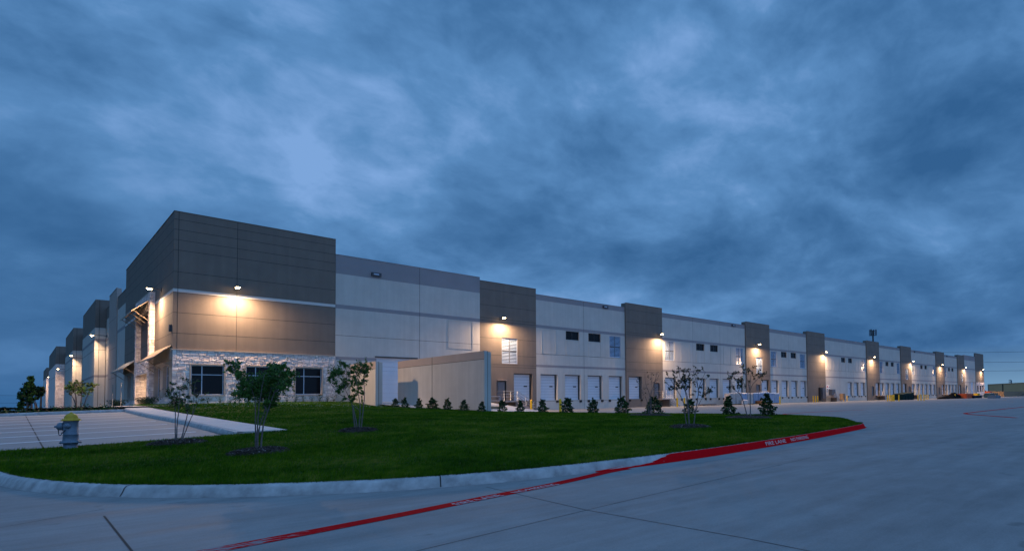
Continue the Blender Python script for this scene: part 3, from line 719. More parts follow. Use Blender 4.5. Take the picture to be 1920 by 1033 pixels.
pale(ED[10], ED[11], [132.5+3.5*k for k in range(4)], [132.6, 143.7], [136.2, 139.7], (), (139.,))
brown(ED[11], ED[12], [147.2], [151.6], [149.3])
pale(ED[12], ED[13], [154.4+3.47*k for k in range(6)], [154.7, 172.2], [161.5, 165.], [158.1, 168.6], (160.8, 167.8))
brown(ED[13], ED[14], [179.5], [176.5])
pale(ED[14], ED[15], [183.2+3.4*k for k in range(4)], [183.3], [186.9, 190.4], (), (189.5,))
brown(ED[15], ED[16], [197.3], [202.4], [200.3])
pale(ED[16], ED[17], [205.6], (), (), (), (211.2,), hh=h1, drive=(212., 215.7, .05, 4.2))
mb = MB(); 
for k in range(10): mb.box(212, 215.7, -.27, -.22-(.012 if k % 2 else 0), .05+k*.415, .05+k*.415+.403, 'door_white', RM)
mb.build('drive_in_door', WH)
W9 = [(219.3, 221.3, .78, 3.06), (222.8, 224.8, .78, 3.06), (226.2, 228.2, .78, 3.06)]
panel('corner_wall', RM, ED[17], ED[18], 4.16, hA, .1, 'paint_brown', (), (), BJ, (225.5,))
mb = MB(); back(mb, RM, ED[17], ED[18]+.1, -1.4, so_, .16, W9); stones(mb, RM, ED[17], ED[18]+.1, -.4, so_, .16, W9, dz=.5, hi=1.2); mb.build('stone_wainscot', WH)
for a_, b_, c_, d_ in W9: window(RM, a_, b_, c_, d_, -.1)
mb = MB(); mb.poly([(229.4, -.1, -1.5), (229.4, 180, -1.5), (229.4, 180, h2), (229.4, -.1, h2)], 'paint_brown'); mb.build('end_wall', WH)
mb = MB(); mb.poly([(.3, .3, 11.2), (229.4, .3, 11.2), (229.4, 180, 11.2), (.3, 180, 11.2)], 'roof_white'); mb.poly([(.3, 180, -1), (229.4, 180, -1), (229.4, 180, 12), (.3, 180, 12)], 'paint_light'); mb.build('roof', WH)

# entrance side
SJ = CJ
LWn = [(1.2, 3.7, .75, 3.1), (5.3, 7.8, .75, 3.1), (18.6, 21., .75, 3.1), (22.8, 25.2, .75, 3.1)]
panel('corner_wall', LM, 0, 28.4, 4.3, hA, .0, 'paint_brown', [(sb, st, 'paint_white_stripe')], (), CJ+(8.5,), (13, 20.6), sides=(0, 1))
for a0, a1, wn in ((.0, 8.4, LWn[:2]), (17., 28.4, LWn[2:])):
    mb = MB(); back(mb, LM, a0, a1, -.5, 3.4, .0, wn, 'cast_stone'); stones(mb, LM, a0, a1, -.1, .66, .02, dz=.22)
    mb.box(a0, a1, .0, .09, .66, .73, 'cast_stone', LM)
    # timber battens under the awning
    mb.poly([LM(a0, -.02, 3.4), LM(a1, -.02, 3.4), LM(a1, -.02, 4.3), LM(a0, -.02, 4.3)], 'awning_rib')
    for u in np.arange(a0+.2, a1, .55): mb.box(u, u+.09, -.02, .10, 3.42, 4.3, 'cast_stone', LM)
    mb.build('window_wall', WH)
    for a_, b_, c_, d_ in wn: window(LM, a_, b_, c_, d_, -.25, (.5,), (.68,), gl='glass_blue')
# stone entry tower with a deep porch and a tall window
TW0, TW1, TWw, TWz = 8.4, 17.2, .32, 9.55
PO = (9.35, 16.3, -.2, 2.78); TO = (9.1, 16.4, 4.05, 8.1)
mb = MB(); back(mb, LM, TW0, TW1, -.3, TWz, TWw, [PO, TO], 'mortar', dep=.05, jm='stone_a'); stones(mb, LM, TW0, TW1, -.1, TWz, TWw, [PO, TO])
NT_ = lambda u, w_, z: (-u, TW0-w_, z)              # near return of the tower
back(mb, NT_, -.3, TWw, -.3, TWz, 0, []); stones(mb, NT_, 0, TWw, -.1, TWz, .0, hi=.34, lo=.12)
mb.box(TW0, TW1, -.3, TWw+.03, TWz, TWz+.08, 'cast_stone', LM)
tw = mb.build('entry_tower', WH)
mb = MB(); D_ = 2.6                                   # porch walls of stone
for (a_, b_, c_, d_), dep in ((PO, D_), (TO, .9)):
    w0 = TWw-.02
    P1 = lambda u, w_, z: (-u, b_-w_, z)            # far jamb faces the court
    back(mb, P1, w0-dep, w0, c_, d_, 0, []); stones(mb, P1, w0-dep, w0, max(c_, -.1), d_, .0, dz=.22, hi=.5)
    P2 = lambda u, w_, z: (-u, a_+w_, z)
    back(mb, P2, w0-dep, w0, c_, d_, 0, [])
    mb.poly([LM(a_, w0, d_), LM(b_, w0, d_), LM(b_, w0-dep, d_), LM(a_, w0-dep, d_)], 'cast_stone'); mb.poly([LM(a_, w0, max(c_, -.05)), LM(b_, w0, max(c_, -.05)), LM(b_, w0-dep, max(c_, -.05)), LM(a_, w0-dep, max(c_, -.05))], 'cast_stone')
mb.build('porch', WH)
window(LM, TO[0]+.02, TO[1]-.02, TO[2], TO[3], TWw-.85, (.2, .4, .6, .8), (.25, .5, .75), fr='frame_dark', gl='glass_blue', bw=.07)
window(LM, PO[0]+.02, PO[1]-.02, -.05, PO[3], TWw-2.55, (.2, .4, .6, .8), (.75,), fr='frame_dark', gl='glass_dark', bw=.07, name='entry_door')
def awning(u0, u1, w0, z, c=1.05, drop=.98, n=3):
    mb = MB(); t = .05
    mb.poly([LM(u0, w0, z), LM(u1, w0, z), LM(u1, w0+c, z-drop), LM(u0, w0+c, z-drop)], 'awning_metal'); mb.poly([LM(u0, w0, z-t), LM(u1, w0, z-t), LM(u1, w0+c, z-drop-t), LM(u0, w0+c, z-drop-t)], 'awning_metal')
    for u in (u0, u1): mb.poly([LM(u, w0, z), LM(u, w0+c, z-drop), LM(u, w0+c, z-drop-t), LM(u, w0, z-t)], 'awning_metal')
    mb.box(u0, u1, w0+c, w0+c+.03, z-drop-.1, z-drop+.02, 'awning_metal', LM)
    for u in np.arange(u0+.02, u1, .42): mb.poly([LM(u, w0, z+.03), LM(u+.02, w0, z+.03), LM(u+.02, w0+c, z-drop+.03), LM(u, w0+c, z-drop+.03)], 'awning_metal')
    o = mb.build('awning', WH)
    for k in range(n):
        u = u0+.12+(u1-u0-.24)*k/(n-1); mb = MB(); pts = [LM(u, w0+c*.92*sin(a_)**1., z-drop-.95+.9*(1-cos(a_)) if False else z-1.75+.80*sin(a_*1.0)) for a_ in np.linspace(0, pi/2, 8)]
        mb.tube(pts, .028, 'awning_metal', 6); mb.build('bracket', o)
awning(.15, 8.3, .0, 4.55); awning(17.3, 28.2, .0, 4.55); awning(8.9, 16.9, TWw, 8.95, n=5)
mb = MB(); mb.box(.25, .55, 0, .16, 5.55, 6.05, 'frame_dark', LM); mb.build('alarm_box', WH)
# pale side walls, fins and stepped bays going back
LB = lambda z1: [(z1-1.45, z1, 'paint_brown'), (db, dt, 'paint_band'), (bb, bt, 'paint_band')]
panel('side_wall', LM, 28.4, 36., -.3, h2+.3, -.05, 'paint_light', LB(h2+.3), jv=(32.,))
panel('side_fin', LM, 36., 43.9, -.3, 13.75, .06, 'paint_taupe', (), (), (10.4, 6.9, 3.4))
panel('side_wall', LM, 43.9, 87.7, -.3, 12.75, -.05, 'paint_light', LB(12.75), jh=(6.,), jv=(46., 82.))
def side_bay(y0, y1, w_, z1, dark, low, lowz=0.):
    mb = MB(); zz_ = [-.4]+([lowz] if lowz else [])+[z1-dark, z1]; ms = ([low] if lowz else [])+['paint_light' if not lowz else low, 'paint_brown']
    for za, zb, m in zip(zz_, zz_[1:], ms):
        mb.poly([(-w_, y0, za), (-w_, y1, za), (-w_, y1, zb), (-w_, y0, zb)], m); mb.poly([(0, y0, za), (-w_, y0, za), (-w_, y0, zb), (0, y0, zb)], m); mb.poly([(0, y1, za), (-w_, y1, za), (-w_, y1, zb), (0, y1, zb)], m)
    mb.poly([(4, y0, z1), (-w_, y0, z1), (-w_, y1, z1), (4, y1, z1)], 'paint_brown'); mb.poly([(0, y0, 11), (4, y0, 11), (4, y0, z1), (0, y0, z1)], 'paint_brown')
    for za, zb in (() if lowz else ((bb, bt), (db, dt))):
        mb.box(-w_-.004, .0, y0-.004, y1, za, zb, 'paint_band')
    for z in (z1-dark, (z1-dark)*.72): mb.box(-w_-.007, 0., y0-.007, y1, z-.02, z+.02, 'joint_dark')
    mb.box(-w_*.62-.02, -w_*.62+.02, y0-.006, y0, -.3, z1, 'joint_dark')
    mb.build('side_bay', WH)
side_bay(48.3, 68.5, 1.0, 13.85, 3.6, 'paint_light'); side_bay(87.7, 110., 1.1, 13.85, 3.9, 'paint_light'); side_bay(138.8, 177.8, 1.45, 14.3, 4.1, 'stone_a', 2.)
panel('side_wall', LM, 87.7, 180., -.3, 12.9, -.1, 'paint_light', LB(12.9))
mb = MB(); stones(mb, lambda u, w_, z: (-u, 138.8-w_, z), 0, 1.45, -.2, 10., .02, dz=.6, hi=.9); mb.build('stone_cladding', WH)
side_bay(190., 215., 1.6, 11.8, 3.0, 'stone_a', 2.)

# ------------------------------------------------------------------ lamps on the walls
def lamp(T, u, z, label, group, w0=0., power=2050., reach=.78):
    base = Vector(T(u, w0, z)); t = thing('wall_lamp', label, 'wall lamp', base, 0, group)
    L0 = lambda a, b, c: tuple(Vector(T(u+a, w0+b, z+c))-base)
    mb = MB(); mb.box(-.11, .11, 0, .06, -.16, .16, 'frame_dark', L0); mb.tube([L0(0, .05, 0), L0(0, .28, .05), L0(0, reach-.22, .06)], .035, 'frame_dark', 8); mb.build('bracket_arm', t)
    mb = MB(); a_, b_ = reach-.22, reach+.22
    c = [L0(-.16, a_, .0), L0(.16, a_, .0), L0(.16, b_, .04), L0(-.16, b_, .04)]; d_ = [L0(-.10, a_+.05, .15), L0(.10, a_+.05, .15), L0(.10, b_-.1, .14), L0(-.10, b_-.1, .14)]
    mb.poly(d_, 'frame_dark')
    for k in range(4): mb.poly([c[k], c[(k+1) % 4], d_[(k+1) % 4], d_[k]], 'frame_dark')
    mb.build('lamp_head', t)
    mb = MB(); e_ = [L0(-.13, a_+.06, .0), L0(.13, a_+.06, .0), L0(.13, b_-.05, .03), L0(-.13, b_-.05, .03)]; f_ = [L0(-.07, a_+.13, -.07), L0(.07, a_+.13, -.07), L0(.07, b_-.12, -.05), L0(-.07, b_-.12, -.05)]
    mb.poly(f_, 'lens')
    for k in range(4): mb.poly([e_[k], e_[(k+1) % 4], f_[(k+1) % 4], f_[k]], 'lens')
    mb.build('lens', t)
    l = bpy.data.lights.new('lamp_light', 'AREA'); l.shape = 'DISK'; l.size = .30; l.energy = power; l.color = (1., .65, .38); l.spread = radians(180)
    o = bpy.data.objects.new('lamp_light', l); COL.objects.link(o); o.parent = t; o.location = L0(0, reach, -.095); o.rotation_euler = (radians(-30), 0, 0) if T is RM else (0, radians(40), 0)
GR = 'lit lamps along the dock facade'; GS = 'lit lamps along the entrance side'
for (x, z, w0), lb in zip(((3.76, 9.2, 0), (27.5, 9.06, 0), (52.7, 9.1, .22), (77.7, 9.15, .22), (102.6, 9.1, .22), (127.1, 9.12, .22), (153.2, 9.15, .22), (178.3, 9.0, .22), (203.4, 8.9, .22), (225.4, 8.8, .1)),
    ('lit wall lamp above the stone base of the near corner block, facing the lawn', 'lit wall lamp above the slatted window on the nearest brown bay', 'lit wall lamp on the second brown bay from the lawn, behind the small bare tree', 'lit wall lamp on the brown bay behind the bagged pallets',
     'lit wall lamp on the brown bay with meter boxes and no dock door', 'lit wall lamp on the brown bay below the mobile phone mast', 'lit wall lamp on the brown bay behind the green dumpster', 'lit wall lamp on the brown bay behind the black heap', 'lit wall lamp on the brown bay behind the orange container', 'lit wall lamp on the far brown corner block by the open sky')):
    lamp(RM, x, z, lb, GR, w0)
for (y, z, w0), lb in zip(((5.3, 9.35, 0), (46.6, 9.05, 0.), (86.2, 8.9, -.0), (133.6, 8.8, -.1), (186., 8.9, -.1)),
    ('lit wall lamp beside the stone entry tower', 'lit wall lamp where the pale entrance side steps out to the tallest bay', 'lit wall lamp on the pale entrance side behind the multi stemmed tree', 'lit wall lamp by the far stone clad bay of the entrance side', 'lit wall lamp over the last awning of the entrance side')):
    lamp(LM, y, z, lb, GS, w0, 3000. if y < 10 else 900., .72 if y < 10 else 1.35)
def porch_light(u, lb):
    t = thing('porch_light', lb, 'ceiling light', (-.32+1.1, u, 2.77), 0, 'ceiling lights in the stone porch'); mb = MB(); mb.lathe([(.15, .0), (.15, -.03), (.11, -.035)], 'steel', k=16, closed=False); mb.build('trim_ring', t); mb = MB(); mb.lathe([(.11, -.03), (.0, -.032)], 'lens', k=16, closed=False); mb.build('lens', t)
    l = bpy.data.lights.new('lamp_light', 'AREA'); l.shape = 'DISK'; l.size = .2; l.energy = 120.; l.color = (1., .66, .36); o = bpy.data.objects.new('lamp_light', l); COL.objects.link(o); o.parent = t; o.location = (0, 0, -.06)
porch_light(11.2, 'recessed porch ceiling light in the stone tower, nearer the corner'); porch_light(14.4, 'recessed porch ceiling light in the stone tower, farther from the corner')
def floodlight(u, v, lb):
    x = F(u); z = float(on(u, v, 1, 0)[2]); t = thing('floodlight', lb, 'floodlight', (x, -.0, z), 0, 'unlit floodlights under the parapet')
    mb = MB(); mb.box(-.42, .42, -.22, -.03, -.16, .16, 'frame_dark'); mb.box(-.08, .08, -.03, 0, -.08, .08, 'frame_dark'); mb.build('housing', t)
    mb = MB(); mb.box(-.26, .2, -.228, -.221, -.05, .06, 'frame_alu'); mb.build('lens_plate', t)
for u, v, lb in ((704, 515, 'dark unlit floodlight high on the first pale wall beside the corner block'), (1135.5, 576, 'dark unlit floodlight on the pale wall over the four nearest dock doors'), (1376, 610.5, 'dark unlit floodlight on the pale wall left of the pallets bay'), (1716, 659.5, 'dark unlit floodlight on the pale wall beyond the green dumpster'), (1776.5, 667.7, 'dark unlit floodlight on the pale wall above the black heap')): floodlight(u, v, lb)
#@@O

# ------------------------------------------------------------------ screen walls by the drive-in door
def screen_wall(name, x, y0, y1, ztop, lb, group):
    t = thing(name, lb, 'screen wall', (x, y0, 0), 0, group); mb = MB(); T = lambda a, b, c: (a, b-y0, c)
    mb.box(0, .26, y1, y0, -1.7, ztop-.62, 'paint_light', T); mb.box(0, .26, y1, y0, ztop-.62, ztop, 'paint_taupe', T)
    mb.box(-.004, 0, y1, y0, ztop-.635, ztop-.605, 'joint_dark', T); mid = (y0+y1)/2+.8
    if y0-y1 > 9: mb.box(-.006, 0, mid-.03, mid+.03, -1.7, ztop, 'joint_dark', T)
    mb.build('wall_panel', t); mb = MB(); mb.box(.0, .262, y1-.003, y1, -1.7, ztop, 'paint_light', T); mb.box(.26, .60, y1+.10, y1+.5, -1.7, ztop-.06, 'paint_light', T); mb.box(.24, .27, y1-.006, y1, -1.7, ztop, 'joint_dark', T); mb.build('end_pier', t)
    return t
GW = 'free standing concrete screen walls'
screen_wall('screen_wall', 12.25, -.05, -5.6, 3.45, 'short concrete screen wall left of the drive-in door', GW)
screen_wall('screen_wall', 15.1, -3.2, -17.9, 3.68, 'long concrete screen wall right of the drive-in door with hedge shrubs along it', GW)
cdt_sheet('drive_ramp', [(12.6, -.03), (24., -.03), (23.6, -7), (22, -17), (15.6, -17.), (12.6, -6)], lambda x, y: .045-1.2*sstep(-y/17.)*np.clip((x-8)/8, .6, 1), 'concrete_walk', .8)
t = thing('guard_rail', 'three bar pipe guard rail on a low wall right of the long screen wall', 'railing', (19.5, -10.2, 0))
A_ = on(905, 742, 1, -10.2)
mb = MB(); xa, xb = float(on(912, 745, 1, -10.2)[0])-19.5, float(on(937.5, 745, 1, -10.2)[0])-19.5
zt, z2, zb = (float(on(925, v, 1, -10.2)[2]) for v in (743, 751, 758.5))
for z in (zt, z2, zb): mb.tube([(xa, 0, z), (xb, 0, z)], .028, 'steel', 6)
for x in (xb, xa, (xa+xb)/2-.6): mb.tube([(x, 0, zb-.15), (x, 0, zt)], .028, 'steel', 6)
mb.build('rail', t); mb = MB(); mb.box(xa-1, xb+.2, -.12, .12, -1.6, zb-.12, 'timber_tan'); mb.build('low_wall', t)

# ------------------------------------------------------------------ dock stairs
def dock_stair():
    t = thing('dock_stair', '', 'stairs'); mb = MB(); g = -1.17
    mb.box(0, 1.7, -1.45, 0, -.16, -.01, 'paint_taupe'); mb.box(1.5, 1.68, -1.4, -.05, g-.3, -.16, 'paint_brown'); mb.build('landing', t)
    mb = MB(); n = 7
    for k in range(n): mb.box(1.7+.29*k, 1.7+.29*(k+1)+.02, -1.35, -.1, -.17*(k+1)-.05, -.17*(k+1), 'steel_dark')
    for y in (-1.42, -.05): mb.poly([(1.7, y, -.02), (1.7, y, -.32), (1.7+.29*n, y, g-.12), (1.7+.29*n, y, g+.16)], 'paint_taupe')
    mb.build('steps', t)
    mb = MB()
    for z in (.42, .72, 1.05): mb.tube([(.05, -1.42, z), (.05, -.05, z)], .024, 'steel', 6)
    for y in (-1.42,):
        for z in (.42, .72, 1.05): mb.tube([(.05, y, z), (1.65, y, z)], .024, 'steel', 6)
        for x in (.05, .85, 1.65): mb.tube([(x, y, -.02), (x, y, 1.05)], .024, 'steel', 6)
    mb.build('handrail', t)
    for y in (-1.42, -.06):
        mb = MB()
        for z in (.45, .75, 1.05): mb.tube([(1.65, y, z), (1.7+.29*n, y, z-.17*n-.02), (1.7+.29*n+.25, y, z-.17*n-.02)], .024, 'steel', 6)
        for x in (0, .5, 1.): mb.tube([(1.7+.29*n*x, y, -.17*n*x), (1.7+.29*n*x, y, 1.03-.17*n*x)], .024, 'steel', 6)
        mb.build('handrail', t)
    return t
SP = [(27.0, 'steel dock stair on the nearest brown bay, beside the guard rail'), (51.9, 'steel dock stair behind the small bare tree'), (77.2, 'steel dock stair mostly hidden behind the bagged pallets'), (103.9, 'steel dock stair with boxes piled on it, by the meter cabinets'),
      (129.6, 'steel dock stair below the mobile phone mast'), (152.4, 'steel dock stair just beyond the green dumpster'), (180.8, 'steel dock stair behind the black heap'), (203.3, 'steel dock stair behind the orange container')]
st0 = dock_stair()
for i, (x, lb) in enumerate(SP):
    o = st0 if i == 0 else copy_tree(st0); o.location = (x, -.24 if i else -.02, 0); o['label'] = lb; o['group'] = 'steel stairs up to the dock doors'

# ------------------------------------------------------------------ yellow bollards
mb = MB(); mb.lathe([(.11, -.3), (.11, 1.14), (.095, 1.19), (.06, 1.225), (.0, 1.235)], 'yellow_paint', k=14, closed=False); BM = mb.mesh('bollard')
BL = [(943.5, 768, 'yellow bollard behind the hedge shrub next to the guard rail'), (974, 769, 'yellow bollard behind the hedge shrub before the nearest dock stair'), (996, 770, 'yellow bollard at the foot of the nearest dock stair'), (1050.7, 774.7, 'tallest yellow bollard, standing between two hedge shrubs'),
      (1270, 762.7, 'yellow bollard at the foot of the second dock stair, clear of the shrubs'), (1283.5, 763, 'yellow bollard rising out behind a hedge shrub and tree stems'), (1462.5, 757.6, 'lone yellow bollard just right of the bagged pallets'),
      (1525, 753.8, 'leftmost of three yellow bollards before the bay with no dock door'), (1529.3, 753.8, 'middle of three yellow bollards before the bay with no dock door'), (1533.3, 753.7, 'rightmost of three yellow bollards before the bay with no dock door'),
      (1582, 752, 'left one of two yellow bollards below the boxes on the stair'), (1588.3, 752, 'right one of two yellow bollards below the boxes on the stair')]
BL += [(u, v, 'yellow bollard in the close cluster left of the green dumpster') for u, v in ((1664.5, 752), (1668.3, 751.5), (1671, 752), (1673.5, 751.5), (1676.3, 752))]+[(1685.7, 752, 'yellow bollard standing apart right beside the green dumpster')]
BL += [(u, v, 'yellow bollard in the row right of the green dumpster') for u, v in ((1721.5, 750.7), (1727.2, 750.7), (1732.7, 750.7), (1736.6, 748.6), (1740.3, 748.6))]
BL += [(1787, 747.2, 'far yellow bollard poking up behind the black heap, left one'), (1791, 747.2, 'far yellow bollard poking up behind the black heap, right one')]
for u, v, lb in BL:
    P = on(u, v, 2, -1.17); o = bpy.data.objects.new('bollard', BM); COL.objects.link(o); o.location = P; tag(o, lb, 'bollard', 'yellow bollards in the truck court')

# ------------------------------------------------------------------ stacked goods and bins in the court
PY = -2.6; xa = float(on(1363, 750, 1, PY)[0]); xb = float(on(1457, 750, 1, PY)[0]); NP = 9; stp = (xb-xa)/NP
kinds = 'wwbwbbbbb'; plabels = ['white bags stacked on a pallet at the left end of the row', 'white bags stacked on the second pallet from the left end', 'blue wrapped pallet load, the first blue one from the left', 'white bags stacked on a pallet between two blue wrapped loads',
    'blue wrapped pallet load right of the white one between blue ones', 'blue wrapped pallet load behind the low orange pallet', 'blue wrapped pallet load behind the pointed hedge shrub', 'blue wrapped pallet load second from the right end', 'blue wrapped pallet load at the right end of the row']
for k in range(NP):
    t = thing('bag_pallet', plabels[k], 'pallet', (xa+stp*(k+.5), PY, -1.17), random.uniform(-.05, .05), 'pallets of bagged goods'); w2 = stp*.46
    mb = MB()
    for y in (-.5, -.05, .4): mb.box(-w2, w2, y, y+.1, 0, .1, 'wood_pallet')
    for x in np.linspace(-w2, w2-.12, 6): mb.box(x, x+.12, -.5, .5, .1, .13, 'wood_pallet')
    mb.build('pallet', t); mb = MB(); H = random.uniform(1.68, 1.85); n_ = 9
    for r_ in range(n_):
        z0 = .13+r_*(H/n_); nb = 3
        for q in range(nb):
            x0 = -w2+q*2*w2/nb+random.uniform(-.03, .03); y0 = -.52+random.uniform(-.05, .05)
            hh = H/n_*.98; xc, xw = x0+w2/nb, w2/nb
            ring = [(xw*.96, 0.), (xw*1.02, .35), (xw*.98, .8), (xw*.7, 1.)]
            vs = []
            for f_, zf in ((.90, 0), (1.02, .35), (1., .7), (.82, 1.)):
                vs.append([(xc+sx*xw*f_*.98, sy*.55*(f_*.97+.03)+random.uniform(-.012, .012), z0+hh*zf) for sx, sy in ((-1, -1), (-.3, -1.04), (.4, -1.03), (1, -1), (1, 1), (-1, 1))])
            for A2, B2 in zip(vs, vs[1:]):
                for j in range(6): mb.poly([A2[j], A2[(j+1) % 6], B2[(j+1) % 6], B2[j]], 'bag_white' if kinds[k] == 'w' else 'bag_blue', True)
            mb.poly(vs[-1], 'bag_white')
    mb.build('bags', t)
P = on(1396, 758.6, 1, PY-1.1); t = thing('bag_pile', 'small pile of white bags on the ground before the pallets', 'bags', (P[0], P[1], -1.17)); mb = MB()
for r_ in range(3):
    for q in range(2): mb.lathe([(.0, -.42), (.20, -.36), (.27, 0), (.20, .36), (.0, .42)], 'bag_white', (q*.5-.25+r_*.05, 0, .16+r_*.2), 10, 'x', False)
mb.build('bags', t)
P = on(1427, 758.4, 1, PY-1.1); t = thing('wood_pallet', 'orange brown empty pallets stacked low before the blue wrapped loads', 'pallet', (P[0], P[1], -1.17)); mb = MB()
for r_ in range(4):
    for y in (-.45, 0, .4): mb.box(-.9, .9, y, y+.1, r_*.15, r_*.15+.1, 'wood_pallet')
    for x in np.linspace(-.9, .78, 7): mb.box(x, x+.12, -.5, .55, r_*.15+.1, r_*.15+.13, 'wood_pallet')
mb.build('boards', t)
P = on(1329, 760.2, 1, -2.); t = thing('plank_pile', 'low pile of brown planks lying before the dock doors', 'planks', (P[0], P[1], -1.17)); mb = MB()
for k in range(16):
    a_ = random.uniform(-.06, .06); x = random.uniform(-.6, .6); y = random.uniform(-.5, .5); z = .04+(k//6)*.07
    c_, s_ = cos(a_), sin(a_); mb.box(-1.7, 1.7, -.08, .08, z, z+.05, 'wood_plank', lambda p, q, r_, c_=c_, s_=s_, x=x, y=y: (x+p*c_-q*s_, y+p*s_+q*c_, r_))
mb.build('planks', t)
# boxes lying on the cluttered stair, meter cabinets, wall signs
for i, (u, v, w_, h_, m, lb) in enumerate(((1560, 735.5, 1.5, 1.1, 'door_grey', 'dark grey crate on the cluttered dock stair landing'), (1563, 741.5, 1.2, .8, 'paint_taupe', 'tan carton lower on the cluttered dock stair'), (1579.5, 744, 1.6, 1.3, 'timber_tan', 'tan crate at the foot of the cluttered dock stair'))):
    P = on(u, v, 1, -1.9); t = thing('crate', lb, 'crate', (P[0], P[1], P[2]-h_/2), .1*i); mb = MB(); mb.box(-w_/2, w_/2, -.4, .4, 0, h_, m)
    mb.build('box_body', t); mb = MB(); mb.box(-w_/2-.03, w_/2+.03, -.43, .43, h_, h_+.06, m); mb.box(-w_/2-.02, w_/2+.02, -.42, -.4, h_*.45, h_*.55, 'wood_plank'); mb.build('lid', t)
for u, v, w_, h_, d_, m, lb in ((1541.5, 737, 1.3, 2.2, .5, 'door_grey', 'tall grey meter cabinet on the bay with no dock door'), (1536.5, 738.5, .7, 2.6, .4, 'steel_dark', 'narrow dark meter cabinet left of the tall grey one')):
    P = on(u, v, 1, -.22); t = thing('meter_cabinet', lb, 'cabinet', (P[0], -.23, P[2]-h_/2), 0, 'meter cabinets on the brown bay'); mb = MB(); mb.box(-w_/2, w_/2, -d_, 0, 0, h_, m); mb.build('cabinet_body', t)
    mb = MB(); mb.box(-w_/2+.06, w_/2-.06, -d_-.02, -d_, .08, h_-.08, m); mb.tube([(0, -.2, h_), (0, -.2, h_+.7)], .05, 'steel_dark', 6); mb.build('cabinet_door', t)
for k, (u, v) in enumerate(((1551, 724), (1554.3, 724.4), (1551, 728.6), (1554.3, 729.))):
    P = on(u, v, 1, 0); t = MB(); t.box(-.30, .30, -.05, 0, -.25, .25, 'white_paint'); t.box(-.26, .26, -.054, -.05, -.21, .06, 'red_paint' if k == 0 else 'grey_blue')
    tag(t.build('wall_sign', None, P), 'small square notice in the block of four above the cluttered stair', 'sign', 'small notices above the dock stair')
def bin_(name, lb, cat, u0, u1, vb, vt, yp, m, depth=1.9, slope=0., lid=True):
    a_, b_ = float(on(u0, 745, 1, yp)[0]), float(on(u1, 745, 1, yp)[0]); z0 = float(on((u0+u1)/2, vb, 1, yp)[2]); z1 = float(on((u0+u1)/2, vt, 1, yp)[2]); z0 = min(z0, -1.15); h_ = z1-z0; w_ = b_-a_
    t = thing(name, lb, cat, ((a_+b_)/2, yp, z0)); mb = MB()
    v0 = [(-w_/2+.06, 0, 0), (w_/2-.06, 0, 0), (w_/2-.06, depth, 0), (-w_/2+.06, depth, 0)]; v1 = [(-w_/2, -.06, h_*(1-slope)), (w_/2, -.06, h_), (w_/2, depth, h_), (-w_/2, depth, h_*(1-slope))]
    mb.poly(v0, m); [mb.poly([v0[k], v0[(k+1) % 4], v1[(k+1) % 4], v1[k]], m) for k in range(4)]
    for x in np.linspace(-w_/2+.1, w_/2-.2, 5): mb.box(x, x+.1, -.1, -.03, .1, h_*.8*(1-slope), m)
    mb.box(-w_/2-.05, w_/2+.05, -.13, -.04, h_*.80*(1-slope), h_*.88*(1-slope), m); mb.build('bin_body', t)
    if lid: mb = MB(); mb.poly([v1[0], v1[1], (v1[2][0], v1[2][1], v1[2][2]+.1), (v1[3][0], v1[3][1], v1[3][2]+.1)], m); mb.poly([(v1[0][0], v1[0][1], v1[0][2]), v1[1], (v1[1][0], v1[1][1], v1[1][2]-.06), (v1[0][0], v1[0][1], v1[0][2]-.06)], m); mb.build('lid', t)
    return t
bin_('dumpster', 'dark green steel dumpster with sloping lid by the dock doors', 'dumpster', 1691.5, 1713.5, 750, 735.6, -8.6, 'bin_green', 2.2, .22)
bin_('container', 'orange red open container at the far end of the court', 'container', 1812, 1825, 746.8, 737.6, -13., 'orange_paint', 2.4, lid=False)
bin_('container', 'low navy skip right of the orange container', 'container', 1826, 1840.5, 746.8, 741.4, -13.5, 'navy_paint', 2.2, .1)
bin_('container', 'grey blue box standing alone before the tan bank', 'container', 1866.5, 1875.5, 746.7, 741.2, -21., 'grey_blue', 1.8)
bin_('container', 'teal skip raised behind the grey blue box', 'container', 1858, 1864.8, 743.5, 736.4, -12., 'teal_paint', 2., .15)
bin_('container', 'small yellow hopper behind the navy skip', 'container', 1832.5, 1836.8, 742., 737.4, -8., 'yellow_paint', 1.5)
bin_('container', 'orange box on the tan bank left of the teal skip', 'container', 1855.5, 1860, 738.5, 733.4, -6., 'orange_paint', 1.5)
bin_('container', 'yellow brown box behind the lone grey blue box', 'container', 1866., 1871.2, 741.5, 736.6, -12., 'timber_tan', 1.5)
a_ = on(1771, 748, 1, -11.5); b_ = on(1807, 748, 1, -11.5); t = MB(); L_ = b_[0]-a_[0]
n_ = 26; vs = []
for i in range(n_+1):
    f = i/n_; hh = .55+.12*sin(i*1.9)+(1.05*np.exp(-((f-.66)/.17)**2))+.25*np.exp(-((f-.9)/.08)**2); hh *= min(1, (1-f)*9+.15, f*14+.3); vs.append([(f*L_, yy, max(.0, zz2*hh)+random.uniform(-.04, .04)) for yy, zz2 in ((-.3, 0), (.0, .75), (.7, 1), (1.5, .9), (2.2, 0))])
for A2, B2 in zip(vs, vs[1:]):
    for j in range(4): t.poly([A2[j], A2[j+1], B2[j+1], B2[j]], 'black_plastic')
t.poly(vs[0], 'black_plastic'); t.poly(vs[-1], 'black_plastic')
tag(t.build('tarp_heap', None, (a_[0], -11.5, -1.2)), 'long low black heap under plastic sheeting in the court', 'heap')
